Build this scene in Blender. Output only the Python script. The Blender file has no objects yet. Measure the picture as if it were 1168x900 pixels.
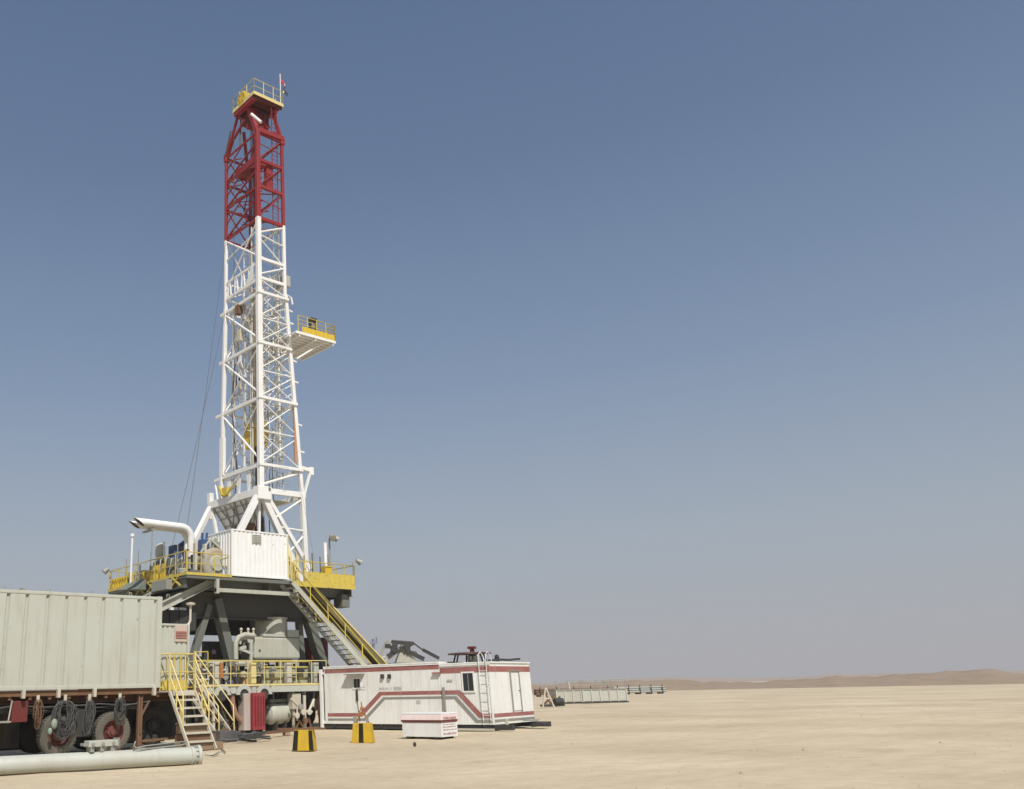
import bpy, math, random
from mathutils import Vector, Matrix
random.seed(7)
V = Vector
sc = bpy.context.scene
COL = sc.collection
# ------------------------------------------------------------------ camera
F_PX, PX, PY = 987., 337., 450.
TH, RO, AX, EYE = math.radians(18.9), math.radians(1.35), math.radians(52.5), 1.7
fw = V((math.cos(AX), math.sin(AX), 0)); rt = V((math.sin(AX), -math.cos(AX), 0))
cf = V((fw.x*math.cos(TH), fw.y*math.cos(TH), math.sin(TH)))
cu = rt.cross(cf)
r2 = rt*math.cos(RO) - cu*math.sin(RO); u2 = cu*math.cos(RO) + rt*math.sin(RO)
CAM = V((0, 0, EYE))
def ray(x, y): return cf + r2*((x-PX)/F_PX) - u2*((y-PY)/F_PX)
def aX(x, y, X): d = ray(x, y); return CAM + d*(X/d.x)
def aY(x, y, Y): d = ray(x, y); return CAM + d*(Y/d.y)
def aZ(x, y, z): d = ray(x, y); return CAM + d*((z-EYE)/d.z)

cd = bpy.data.cameras.new('camera'); cam = bpy.data.objects.new('camera', cd); COL.objects.link(cam)
m = Matrix((r2, u2, -cf)).transposed().to_4x4(); m.translation = CAM; cam.matrix_world = m
cd.sensor_fit = 'HORIZONTAL'; cd.sensor_width = 36.0; cd.lens = F_PX/1168*36
cd.shift_x = (584-PX)/1168; cd.shift_y = (PY-450)/1168
cd.clip_start = 0.1; cd.clip_end = 20000
sc.camera = cam

# ------------------------------------------------------------------ materials
def nm(name):
    mt = bpy.data.materials.new(name); mt.use_nodes = True
    return mt, mt.node_tree, mt.node_tree.nodes['Principled BSDF']
def paint(name, col, rough=0.5, metal=0.0, dirt=(0.30, 0.22, 0.13), amt=0.35, scale=0.9, streak=0.5, rust=0.0, spec=0.4):
    """painted steel: base colour, drifting dust, vertical streaks and some rust"""
    mt, t, b = nm(name); L = t.links.new; N = t.nodes.new
    g = N('ShaderNodeNewGeometry')
    mp = N('ShaderNodeMapping'); mp.inputs['Scale'].default_value = (3.2, 3.2, 0.35); L(g.outputs['Position'], mp.inputs['Vector'])
    n1 = N('ShaderNodeTexNoise'); n1.inputs['Scale'].default_value = scale; n1.inputs['Detail'].default_value = 7; n1.inputs['Roughness'].default_value = .65
    L(g.outputs['Position'], n1.inputs['Vector'])
    n2 = N('ShaderNodeTexNoise'); n2.inputs['Scale'].default_value = 1.6; n2.inputs['Detail'].default_value = 6; L(mp.outputs[0], n2.inputs['Vector'])
    r1 = N('ShaderNodeMapRange'); r1.inputs[1].default_value = .42; r1.inputs[2].default_value = .78; r1.inputs[4].default_value = amt; L(n1.outputs[0], r1.inputs[0])
    r2_ = N('ShaderNodeMapRange'); r2_.inputs[1].default_value = .5; r2_.inputs[2].default_value = .75; r2_.inputs[4].default_value = amt*streak*1.3; L(n2.outputs[0], r2_.inputs[0])
    ad = N('ShaderNodeMath'); ad.operation = 'ADD'; ad.use_clamp = True; L(r1.outputs[0], ad.inputs[0]); L(r2_.outputs[0], ad.inputs[1])
    mx = N('ShaderNodeMix'); mx.data_type = 'RGBA'; mx.inputs[6].default_value = (*col, 1); mx.inputs[7].default_value = (*dirt, 1); L(ad.outputs[0], mx.inputs[0])
    out = mx.outputs[2]
    if rust > 0:
        n3 = N('ShaderNodeTexNoise'); n3.inputs['Scale'].default_value = 5; n3.inputs['Detail'].default_value = 8; n3.inputs['Roughness'].default_value = .7; L(g.outputs['Position'], n3.inputs['Vector'])
        r3 = N('ShaderNodeMapRange'); r3.inputs[1].default_value = .66-rust*.2; r3.inputs[2].default_value = .76-rust*.2; L(n3.outputs[0], r3.inputs[0])
        m3 = N('ShaderNodeMix'); m3.data_type = 'RGBA'; m3.inputs[7].default_value = (.16, .065, .03, 1); L(r3.outputs[0], m3.inputs[0]); L(out, m3.inputs[6]); out = m3.outputs[2]
    L(out, b.inputs['Base Color'])
    b.inputs['Metallic'].default_value = metal; b.inputs['Specular IOR Level'].default_value = spec
    rr = N('ShaderNodeMapRange'); rr.inputs[3].default_value = rough; rr.inputs[4].default_value = min(1, rough+.3); L(ad.outputs[0], rr.inputs[0]); L(rr.outputs[0], b.inputs['Roughness'])
    bp = N('ShaderNodeBump'); bp.inputs['Strength'].default_value = .25; bp.inputs['Distance'].default_value = .01; L(n1.outputs[0], bp.inputs['Height']); L(bp.outputs[0], b.inputs['Normal'])
    return mt
W = paint('white_paint', (.77, .77, .75), .42, dirt=(.45, .38, .28), amt=.22, rust=.06)
WD = paint('weathered_white_paint', (.62, .61, .55), .5, amt=.5, rust=.3, scale=1.6)
WH = paint('doghouse_white_paint', (.76, .77, .76), .45, amt=.22, dirt=(.42, .33, .22), rust=.12)
RED = paint('red_mast_paint', (.25, .016, .016), .5, amt=.5, dirt=(.22, .05, .045), rust=.2, scale=2)
RDK = paint('dark_red_paint', (.13, .018, .016), .6, amt=.5, dirt=(.10, .06, .045))
RIM = paint('dusty_red_rim', (.11, .022, .02), .75, amt=.8, dirt=(.17, .12, .085), scale=3)
YEL = paint('yellow_paint', (.56, .43, .06), .5, amt=.5, dirt=(.38, .33, .17), rust=.3, scale=2.5)
YSAT = paint('bright_yellow_paint', (.62, .43, .02), .5, amt=.4, dirt=(.40, .30, .10), rust=.22, scale=2.2)
YPAL = paint('pale_yellow_paint', (.66, .55, .22), .5, amt=.4, dirt=(.5, .44, .3), rust=.2)
CONT = paint('container_paint', (.455, .47, .41), .55, amt=.42, dirt=(.38, .36, .29), scale=.5, streak=1.2, rust=.14)
CABIN = paint('cabin_white_paint', (.78, .79, .76), .5, amt=.35, dirt=(.52, .48, .40), streak=.9)
BAND = paint('faded_red_paint', (.30, .105, .095), .6, amt=.45, dirt=(.42, .27, .22), scale=2)
GRY = paint('grey_stripe_paint', (.25, .25, .23), .6, amt=.3)
STEEL = paint('grey_steel', (.30, .31, .28), .5, .2, amt=.4, rust=.1)
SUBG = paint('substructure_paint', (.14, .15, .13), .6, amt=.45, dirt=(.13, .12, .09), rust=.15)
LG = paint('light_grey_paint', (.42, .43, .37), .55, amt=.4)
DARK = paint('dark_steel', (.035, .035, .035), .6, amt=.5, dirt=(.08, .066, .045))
INN = paint('shade_dark_girder_paint', (.07, .072, .062), .7, amt=.5, dirt=(.09, .07, .05), rust=.15)  # darker copy of the substructure paint, under-floor shade put into its colour
BLK = paint('black_rubber', (.03, .03, .03), .8, amt=.6, dirt=(.13, .11, .075), spec=.2)
DUSTY = paint('dusty_rubber', (.10, .095, .08), .9, amt=.6, dirt=(.22, .19, .14), spec=.2)
RUST = paint('rusty_steel', (.16, .085, .05), .85, .1, amt=.5, dirt=(.24, .18, .11), rust=.4, spec=.2)
BLUE = paint('blue_paint', (.03, .075, .18), .45, amt=.3)
GREEN = paint('grey_green_tarp', (.13, .17, .15), .8, amt=.4)
CONC = paint('dusty_concrete', (.27, .19, .12), .9, amt=.5, dirt=(.2, .14, .09), spec=.2)
PIPE = paint('pipe_paint', (.44, .46, .41), .5, amt=.5, dirt=(.36, .33, .26), scale=.6, rust=.04)
CREAM = paint('cream_metal', (.55, .52, .43), .5, .1, amt=.4)
REDB = paint('red_cabinet_paint', (.26, .022, .035), .6, amt=.6, dirt=(.20, .08, .06), scale=2.5, rust=.2)
ORNG = paint('orange_paint', (.38, .15, .04), .5, amt=.3, rust=.3)
WIRE = paint('wire_rope', (.10, .10, .10), .6, .5, amt=.2)
HOSE = paint('hose_rubber', (.06, .065, .07), .6, amt=.4, dirt=(.2, .18, .14))
WOOD = paint('weathered_timber', (.30, .22, .13), .85, amt=.5)
def glassm():
    mt, t, b = nm('dark_window_glass'); b.inputs['Base Color'].default_value = (.02, .025, .03, 1); b.inputs['Roughness'].default_value = .12; return mt
GLASS = glassm()
FR = paint('flag_red', (.5, .02, .03), .8, amt=.05); FK = paint('flag_black', (.015, .02, .03), .8, amt=.05); FWH = paint('flag_white', (.75, .75, .75), .8, amt=.05); FG = paint('flag_green', (.01, .16, .06), .8, amt=.05)
# caravan siding gets fine vertical ribs through bump in its own object space
def siding(base, name, scale):
    mt = base.copy(); mt.name = name; t = mt.node_tree; L = t.links.new
    b = t.nodes['Principled BSDF']; tc = t.nodes.new('ShaderNodeTexCoord'); w = t.nodes.new('ShaderNodeTexWave'); w.bands_direction = 'X'; w.wave_profile = 'SIN'
    w.inputs['Scale'].default_value = scale; w.inputs['Distortion'].default_value = .15; L(tc.outputs['Object'], w.inputs['Vector'])
    bp = t.nodes.new('ShaderNodeBump'); bp.inputs['Strength'].default_value = .3; bp.inputs['Distance'].default_value = .012; L(w.outputs[0], bp.inputs['Height'])
    L(bp.outputs[0], b.inputs['Normal']); return mt
CABS = siding(CABIN, 'ribbed_cabin_siding', 2.2)

# ------------------------------------------------------------------ mesh collector
class MB:
    def __init__(s): s.v = []; s.f = []; s.sm = []
    def add(s, vs, fs, smooth=False):
        o = len(s.v); s.v += [V(p) for p in vs]; s.f += [[i+o for i in f] for f in fs]; s.sm += [smooth]*len(fs); return s
    def hexa(s, p):  # 0-3 bottom ccw, 4-7 top ccw
        return s.add(p, [(3, 2, 1, 0), (4, 5, 6, 7), (0, 1, 5, 4), (1, 2, 6, 5), (2, 3, 7, 6), (3, 0, 4, 7)])
    def box(s, x0, x1, y0, y1, z0, z1):
        return s.hexa([(x0, y0, z0), (x1, y0, z0), (x1, y1, z0), (x0, y1, z0), (x0, y0, z1), (x1, y0, z1), (x1, y1, z1), (x0, y1, z1)])
    def beam(s, p, q, w, h=None, up=(0, 0, 1)):
        p, q = V(p), V(q); h = h or w; d = (q-p).normalized(); up = V(up)
        if abs(d.dot(up)) > .98: up = V((0, 1, 0))
        a = d.cross(up).normalized(); b = a.cross(d).normalized(); a = a*w/2; b = b*h/2
        return s.hexa([p-a-b, p+a-b, q+a-b, q-a-b, p-a+b, p+a+b, q+a+b, q-a+b])
    def ibeam(s, p, q, w, h, t=.03):
        p, q = V(p), V(q); d = (q-p).normalized(); a = d.cross(V((0, 0, 1))).normalized(); b = a.cross(d)
        s.beam(p+b*(h/2-t/2), q+b*(h/2-t/2), w, t); s.beam(p-b*(h/2-t/2), q-b*(h/2-t/2), w, t); s.beam(p, q, t, h-2*t); return s
    def ring(s, c, d, r, n):
        d = d.normalized(); u = V((0, 0, 1)) if abs(d.z) < .9 else V((1, 0, 0)); a = d.cross(u).normalized(); b = d.cross(a)
        return [c + a*(r*math.cos(2*math.pi*i/n)) + b*(r*math.sin(2*math.pi*i/n)) for i in range(n)]
    def tube(s, p, q, r, n=8, r2=None, cap=True):
        p, q = V(p), V(q); r2 = r if r2 is None else r2; d = q-p
        A = s.ring(p, d, r, n); B = s.ring(q, d, r2, n)
        s.add(A+B, [(i, i+n, (i+1) % n+n, (i+1) % n) for i in range(n)], True)
        if cap: s.add(A, [tuple(range(n))]); s.add(B, [tuple(reversed(range(n)))])
        return s
    def path(s, pts, r, n=8, cap=True, closed=False):
        pts = [V(p) for p in pts]; R = []; N = len(pts)
        a = None
        for i, p in enumerate(pts):
            if closed: d = (pts[(i+1) % N]-pts[i-1])
            else: d = (pts[min(i+1, N-1)]-pts[max(i-1, 0)])
            d.normalize()
            if a is None:
                u = V((0, 0, 1)) if abs(d.z) < .9 else V((1, 0, 0)); a = d.cross(u).normalized()
            else: a = (a - d*a.dot(d)).normalized()
            b = d.cross(a)
            R.append([p + a*(r*math.cos(2*math.pi*k/n)) + b*(r*math.sin(2*math.pi*k/n)) for k in range(n)])
        vs = [q for g in R for q in g]; fs = []
        for i in range(N if closed else N-1):
            j = (i+1) % N
            for k in range(n): fs.append((i*n+k, j*n+k, j*n+(k+1) % n, i*n+(k+1) % n))
        s.add(vs, fs, True)
        if cap and not closed: s.add(R[0], [tuple(range(n))]); s.add(R[-1], [tuple(reversed(range(n)))])
        return s
    def prism(s, poly, off):
        poly = [V(p) for p in poly]; off = V(off); n = len(poly)
        s.add(poly+[p+off for p in poly], [tuple(reversed(range(n))), tuple(range(n, 2*n))]+[(i, (i+1) % n, (i+1) % n+n, i+n) for i in range(n)]); return s
    def lathe(s, c, d, prof, n=20, cap0=True, cap1=True):  # prof: list of (dist along d, radius)
        c, d = V(c), V(d).normalized(); R = [s.ring(c+d*h, d, max(r, .001), n) for h, r in prof]
        for A, B in zip(R, R[1:]): s.add(A+B, [(i, i+n, (i+1) % n+n, (i+1) % n) for i in range(n)], True)
        if cap0: s.add(R[0], [tuple(range(n))])
        if cap1: s.add(R[-1], [tuple(reversed(range(n)))])
        return s
    def ell(s, c, r, n=12, m=8):
        c = V(c); vs = []; fs = []
        for i in range(m+1):
            t = math.pi*i/m
            for k in range(n): vs.append(c+V((r[0]*math.sin(t)*math.cos(2*math.pi*k/n), r[1]*math.sin(t)*math.sin(2*math.pi*k/n), r[2]*math.cos(t))))
        for i in range(m):
            for k in range(n): fs.append((i*n+k, (i+1)*n+k, (i+1)*n+(k+1) % n, i*n+(k+1) % n))
        return s.add(vs, fs, True)
    def build(s, name, mat, parent=None, local=False, bevel=0, label=None, kind=None):
        me = bpy.data.meshes.new(name)
        inv = Matrix() if (parent is None or local) else WM[parent.name].inverted()
        me.from_pydata([tuple(inv @ p) for p in s.v], [], s.f); me.update()
        me.polygons.foreach_set('use_smooth', s.sm)
        o = bpy.data.objects.new(name, me); COL.objects.link(o)
        for mm in (mat if isinstance(mat, (list, tuple)) else [mat]): me.materials.append(mm)
        if parent is not None: o.parent = parent; WM[o.name] = WM[parent.name].copy()
        else: WM[o.name] = Matrix()
        if bevel:
            b = o.modifiers.new('bevel', 'BEVEL'); b.width = bevel; b.segments = 2; b.limit_method = 'ANGLE'
        if label: o['label'] = label
        if kind: o['kind'] = kind
        return o
WM = {}
def T(name, label, cat, loc, rz=0, group=None):
    o = bpy.data.objects.new(name, None); COL.objects.link(o); o.location = loc; o.rotation_euler = (0, 0, rz)
    o.empty_display_size = .3
    o['label'] = label; o['category'] = cat
    if group: o['group'] = group
    WM[o.name] = Matrix.Translation(V(loc)) @ Matrix.Rotation(rz, 4, 'Z'); return o
def dup(root, loc, label, rz=None):
    """copy a thing with its parts and sub-parts"""
    r = root.copy(); COL.objects.link(r); r.location = loc; r['label'] = label
    if rz is not None: r.rotation_euler = (0, 0, rz)
    for ch in list(root.children):
        c = ch.copy(); COL.objects.link(c); c.parent = r
        for g in list(ch.children):
            e = g.copy(); COL.objects.link(e); e.parent = c
    return r
def rails(pts, h=1.1, r=.024, step=1.3, mid=(.5,), toe=0):
    """railing along a polyline of floor points"""
    b = MB(); pts = [V(p) for p in pts]; Z = V((0, 0, 1))
    b.path([p+Z*h for p in pts], r, 6)
    for k in mid: b.path([p+Z*h*k for p in pts], r*.8, 6)
    for p, q in zip(pts, pts[1:]):
        n = max(1, round((q-p).length/step))
        for i in range(n+1): c = p.lerp(q, i/n); b.tube(c, c+Z*h, r, 6)
        if toe: b.beam(p+Z*toe/2, q+Z*toe/2, .012, toe)
    return b
def stair(root, top, bot, wv, n, mS, mT, mR=None, tw=.24, sw=.16, open_=True, rh=1.0, stop=1.0, th=.02):
    top, bot, wv = V(top), V(bot), V(wv)
    for k in (0, 1): MB().beam(top+wv*k, bot+wv*k, .05, sw).build('stringer', mS, root)
    d = bot-top; hd = V((d.x, d.y, 0)).normalized()
    for i in range(1, n):
        c = top+d*(i/n); b = MB(); a = hd*tw/2; w0, w1 = c+wv*.03, c+wv*.97; z = V((0, 0, th))
        b.hexa([w0-a-z, w0+a-z, w1+a-z, w1-a-z, w0-a+z, w0+a+z, w1+a+z, w1-a+z]).build('tread', mT, root)
    if mR:
        for k in (0, 1):
            b = MB(); U = V((0, 0, rh)); p = top+wv*k; q = p+(bot-top)*stop
            b.path([p+U, q+U-d*.02, q+U*.5], .026, 6); b.path([p+U*.5, q+U*.5], .022, 6)
            m_ = max(2, int(d.length/1.4))
            for i in range(m_+1): c = p.lerp(q, i/m_); b.tube(c, c+U*(1 if i < m_ else .5), .024, 6)
            b.build('handrail', mR, root)
Z = V((0, 0, 1))

# ------------------------------------------------------------------ ground, berm
def ground():
    def axis():
        a = [-5000, -2500, -1200, -600, -300, -160, -90, -50, -30]; x = -20.
        while x < 90: a.append(x); x += .55
        return a+[95, 105, 120, 140, 170, 220, 320, 600, 1200, 2500, 5000, 9000]
    from mathutils import noise
    ax = axis(); n = len(ax); vs = []; fs = []
    for x in ax:
        for y in ax:
            z = 0
            if -20 <= x <= 90 and -20 <= y <= 90:
                z = .035*noise.noise(V((x*.35, y*.35, 0)))+.02*noise.noise(V((x*1.3, y*1.3, 5)))-.02
                e = min(x+20, 90-x, y+20, 90-y); z *= min(1, e/6)
            vs.append((x, y, z))
    for i in range(n-1):
        for j in range(n-1): fs.append((i*n+j, (i+1)*n+j, (i+1)*n+j+1, i*n+j+1))
    mt, t, b = nm('desert_sand'); L = t.links.new; N = t.nodes.new
    g = N('ShaderNodeNewGeometry')
    def noi(sc_, det, vec=None, ro=.6):
        q = N('ShaderNodeTexNoise'); q.inputs['Scale'].default_value = sc_; q.inputs['Detail'].default_value = det; q.inputs['Roughness'].default_value = ro; L(vec or g.outputs['Position'], q.inputs['Vector']); return q
    n1 = noi(.12, 8); n2 = noi(2.2, 10, ro=.7); n3 = noi(22, 6, ro=.7)
    mp = N('ShaderNodeMapping'); mp.inputs['Rotation'].default_value = (0, 0, math.radians(20)); mp.inputs['Scale'].default_value = (.06, 1.3, 1); L(g.outputs['Position'], mp.inputs[0])
    n4 = noi(1.2, 5, mp.outputs[0])
    cr = N('ShaderNodeValToRGB'); e = cr.color_ramp; e.elements[0].position = .3; e.elements[0].color = (.445, .368, .255, 1); e.elements[1].position = .7; e.elements[1].color = (.605, .525, .385, 1); L(n1.outputs[0], cr.inputs[0])
    c2 = N('ShaderNodeValToRGB'); e = c2.color_ramp; e.elements[0].position = .3; e.elements[0].color = (.90, .88, .85, 1); e.elements[1].position = .65; e.elements[1].color = (1.06, 1.05, 1.03, 1); L(n2.outputs[0], c2.inputs[0])
    mu = N('ShaderNodeMix'); mu.data_type = 'RGBA'; mu.blend_type = 'MULTIPLY'; mu.inputs[0].default_value = 1; L(cr.outputs[0], mu.inputs[6]); L(c2.outputs[0], mu.inputs[7])
    c3 = N('ShaderNodeValToRGB'); e = c3.color_ramp; e.elements[0].position = .38; e.elements[0].color = (.95, .94, .92, 1); e.elements[1].position = .56; e.elements[1].color = (1, 1, 1, 1); L(n4.outputs[0], c3.inputs[0])
    m2 = N('ShaderNodeMix'); m2.data_type = 'RGBA'; m2.blend_type = 'MULTIPLY'; m2.inputs[0].default_value = 1; L(mu.outputs[2], m2.inputs[6]); L(c3.outputs[0], m2.inputs[7])
    c4 = N('ShaderNodeValToRGB'); e = c4.color_ramp; e.elements[0].position = .30; e.elements[0].color = (.72, .69, .64, 1); e.elements[1].position = .42; e.elements[1].color = (1, 1, 1, 1); L(n3.outputs[0], c4.inputs[0])
    m3 = N('ShaderNodeMix'); m3.data_type = 'RGBA'; m3.blend_type = 'MULTIPLY'; m3.inputs[0].default_value = 1; L(m2.outputs[2], m3.inputs[6]); L(c4.outputs[0], m3.inputs[7])
    # soft wheel ruts sweeping past the rig
    sp_ = N('ShaderNodeSeparateXYZ'); mr = N('ShaderNodeMapping'); mr.inputs['Rotation'].default_value = (0, 0, math.radians(33)); L(g.outputs['Position'], mr.inputs[0]); L(mr.outputs[0], sp_.inputs[0])
    def M(op, a, b_=None, c=None, cl=False):
        q = N('ShaderNodeMath'); q.operation = op; q.use_clamp = cl
        for i_, v_ in enumerate((a, b_, c)):
            if v_ is None: continue
            if isinstance(v_, (int, float)): q.inputs[i_].default_value = v_
            else: L(v_, q.inputs[i_])
        return q.outputs[0]
    wob = M('MULTIPLY', M('SINE', M('MULTIPLY', sp_.outputs[0], .09)), 1.6)
    yy = M('ADD', sp_.outputs[1], wob)
    # repeating pairs of ruts, faded in and out by broad noise
    def rut(off, per):
        q = M('MODULO', M('ADD', yy, 500+off), per); return M('SUBTRACT', 1, M('MULTIPLY', M('ABSOLUTE', M('SUBTRACT', q, per/2)), 4.5), None, True)
    ru = M('MAXIMUM', M('MAXIMUM', rut(0, 7.3), rut(1.9, 7.3)), M('MAXIMUM', rut(3.0, 11.7), rut(4.8, 11.7)))
    msk = N('ShaderNodeMapRange'); msk.inputs[1].default_value = .42; msk.inputs[2].default_value = .62; L(n1.outputs[0], msk.inputs[0])
    ru = M('MULTIPLY', M('MULTIPLY', ru, msk.outputs[0]), M('MULTIPLY_ADD', n2.outputs[0], 1.2, 0, True))
    m5 = N('ShaderNodeMix'); m5.data_type = 'RGBA'; m5.inputs[7].default_value = (.37, .32, .235, 1); L(M('MULTIPLY', ru, .55), m5.inputs[0]); L(m3.outputs[2], m5.inputs[6])
    # a few darker damp or oily patches near the rig
    n6 = noi(.33, 5); o6 = N('ShaderNodeMapRange'); o6.inputs[1].default_value = .62; o6.inputs[2].default_value = .72; o6.inputs[4].default_value = .35; L(n6.outputs[0], o6.inputs[0])
    m6 = N('ShaderNodeMix'); m6.data_type = 'RGBA'; m6.inputs[7].default_value = (.33, .26, .17, 1); L(o6.outputs[0], m6.inputs[0]); L(m5.outputs[2], m6.inputs[6]); m3 = m6
    L(m3.outputs[2], b.inputs['Base Color']); b.inputs['Roughness'].default_value = .95; b.inputs['Specular IOR Level'].default_value = .1
    ad = N('ShaderNodeMath'); ad.operation = 'MULTIPLY_ADD'; ad.inputs[1].default_value = .35; L(n3.outputs[0], ad.inputs[0]); L(M('MULTIPLY_ADD', ru, -1.0, n2.outputs[0]), ad.inputs[2])
    bp = N('ShaderNodeBump'); bp.inputs['Strength'].default_value = .5; bp.inputs['Distance'].default_value = .035; L(ad.outputs[0], bp.inputs['Height']); L(bp.outputs[0], b.inputs['Normal'])
    MB().add(vs, fs, True).build('ground', mt, kind='structure')
    return mt
SAND = ground()
def pebbles():
    rn = random.Random(77); b = MB()
    for k in range(700):
        r = rn.uniform(9, 60); a = math.radians(rn.uniform(-22, 42)); c = fw*(r*math.cos(a))+rt*(r*math.sin(a)); s = rn.uniform(.006, .02)*(1+r/60)*(2.2 if k % 40 == 0 else 1)
        vs = [c+V((rn.uniform(.6, 1.3)*s*x, rn.uniform(.6, 1.3)*s*y, rn.uniform(.5, 1)*s*z)) for x, y, z in ((1, 0, 0), (0, 1, 0), (-1, 0, 0), (0, -1, 0), (0, 0, 1))]
        b.add(vs, [(0, 1, 4), (1, 2, 4), (2, 3, 4), (3, 0, 4)])
    o = b.build('gravel', paint('pebble', (.34, .28, .20), .9, amt=.5), kind='stuff'); o['label'] = 'small brown pebbles scattered over the desert sand'; o['category'] = 'gravel'
pebbles()
def berm(name, D, h, a0, a1, mat, seed, wd=25, n=160):
    from mathutils import noise
    vs = []; fs = []; prof = [(-1, 0), (-.45, .55), (-.1, .96), (.2, 1), (.6, .6), (1, 0)]
    for i in range(n):
        a = math.radians(a0+(a1-a0)*i/(n-1)); d = fw*math.cos(a)+rt*math.sin(a)
        hh = h*(.75+.45*noise.noise(V((i*.11, seed, 0)))+.2*noise.noise(V((i*.5, seed, 3))))
        if i in (0, n-1): hh = 0
        for k, (o, z) in enumerate(prof): vs.append(d*(D+o*wd+3*noise.noise(V((i*.3, k, seed))))+Z*(hh*z-.3))
    m_ = len(prof)
    for i in range(n-1):
        for k in range(m_-1): fs.append((i*m_+k, (i+1)*m_+k, (i+1)*m_+k+1, i*m_+k+1))
    return MB().add(vs, fs, True).build(name, mat, kind='structure')
BERM = paint('brown_earth', (.30, .23, .165), .95, amt=.6, dirt=(.20, .15, .10), scale=.25, spec=.1)
FARB = paint('far_pale_earth', (.36, .27, .19), .95, amt=.4, dirt=(.28, .2, .14), scale=.03, spec=.1)
berm('earth_berm', 230, 3.1, -8, 62, BERM, 2.3)
berm('far_ridge', 1500, 9.0, -40, 62, FARB, 9.1, wd=90)

# ------------------------------------------------------------------ wall helper : corrugated panel along world axis
def corr(x0, x1, y, z0, z1, seams=None, pitch=.3, depth=.035, groove=.06, slope=.03, axis='x', sign=-1):
    """corrugated sheet; outer face lies at y, grooves go inward (sign -1: wall faces -axis)"""
    if seams is None:
        n = max(1, round((x1-x0)/pitch)); seams = [x0+(x1-x0)*(i+.5)/n for i in range(n)]
    prof = [(x0, 0)]
    for s_ in seams:
        prof += [(s_-groove/2-slope, 0), (s_-groove/2, depth), (s_+groove/2, depth), (s_+groove/2+slope, 0)]
    prof.append((x1, 0)); b = MB()
    vs = []
    for p, d in prof:
        yy = y - sign*d
        vs += [(p, yy, z0), (p, yy, z1)] if axis == 'x' else [(yy, p, z0), (yy, p, z1)]
    fs = [(2*i, 2*i+2, 2*i+3, 2*i+1) for i in range(len(prof)-1)]
    if axis == 'y': fs = [tuple(reversed(f)) for f in fs]
    return b.add(vs, fs)
# ================================================================== TRAILER SIDE (left foreground)
YC = 26.8
zc0, zc1 = 1.90, 4.83
cont = T('shipping_container', 'long grey corrugated steel container standing on the trailer at the left edge', 'container', (8.6, 28, zc0))
seams = [aY(x, 740, YC).x for x in (5, 27, 51, 73, 95, 116, 137, 157, 176)]
sp = .655; s0 = seams[0]; seams = [s0-sp*k for k in range(8, 0, -1)]+seams
xe = 14.62; xs = 2.6
corr(xs+.1, xe-.12, YC, zc0+.1, zc1-.08, seams=[s for s in seams if xs+.3 < s < xe-.2], depth=.07, groove=.06, slope=.035).build('side_panel', CONT, cont)
corr(YC+.1, 29.2, xe, zc0+.1, zc1-.08, pitch=.62, depth=.05, groove=.05, axis='y', sign=1).build('end_panel', CONT, cont)
MB().box(xs+.02, xe-.06, 26.97, 29.25, zc0+.1, zc1-.12).build('body', CONT, cont)
MB().box(xs, xe, YC+.005, 29.3, zc1-.12, zc1-.03).build('roof', CONT, cont, bevel=.02)
MB().box(xs, xe+.003, YC-.015, YC+.09, zc1-.1, zc1).build('top_rail', CONT, cont, bevel=.015)
MB().box(xs, xe+.003, YC-.02, YC+.09, zc0, zc0+.11).build('bottom_rail', CONT, cont, bevel=.012)
MB().box(xe-.17, xe+.012, YC-.03, YC+.14, zc0-.01, zc1+.01).build('corner_post', CONT, cont, bevel=.02)
for k in range(9):
    x = xs+.9+k*1.42; MB().path([(x-.05, YC+.02, zc1), (x-.04, YC+.02, zc1+.1), (x+.04, YC+.02, zc1+.1), (x+.05, YC+.02, zc1)], .014, 5).build('lifting_hook', STEEL, cont)
MB().box(9.9, 10.0, 27.2, 27.5, zc1-.02, zc1+.12).tube((9.5, 27.3, zc1+.06), (11.2, 27.3, zc1+.05), .02, 6).build('roof_conduit', STEEL, cont)
MB().beam((14.0, 27.1, zc1), (14.35, 27.1, zc1+.16), .06).beam((14.3, 27.1, zc1), (14.3, 27.1, zc1+.2), .05).build('roof_bracket', STEEL, cont)

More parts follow.
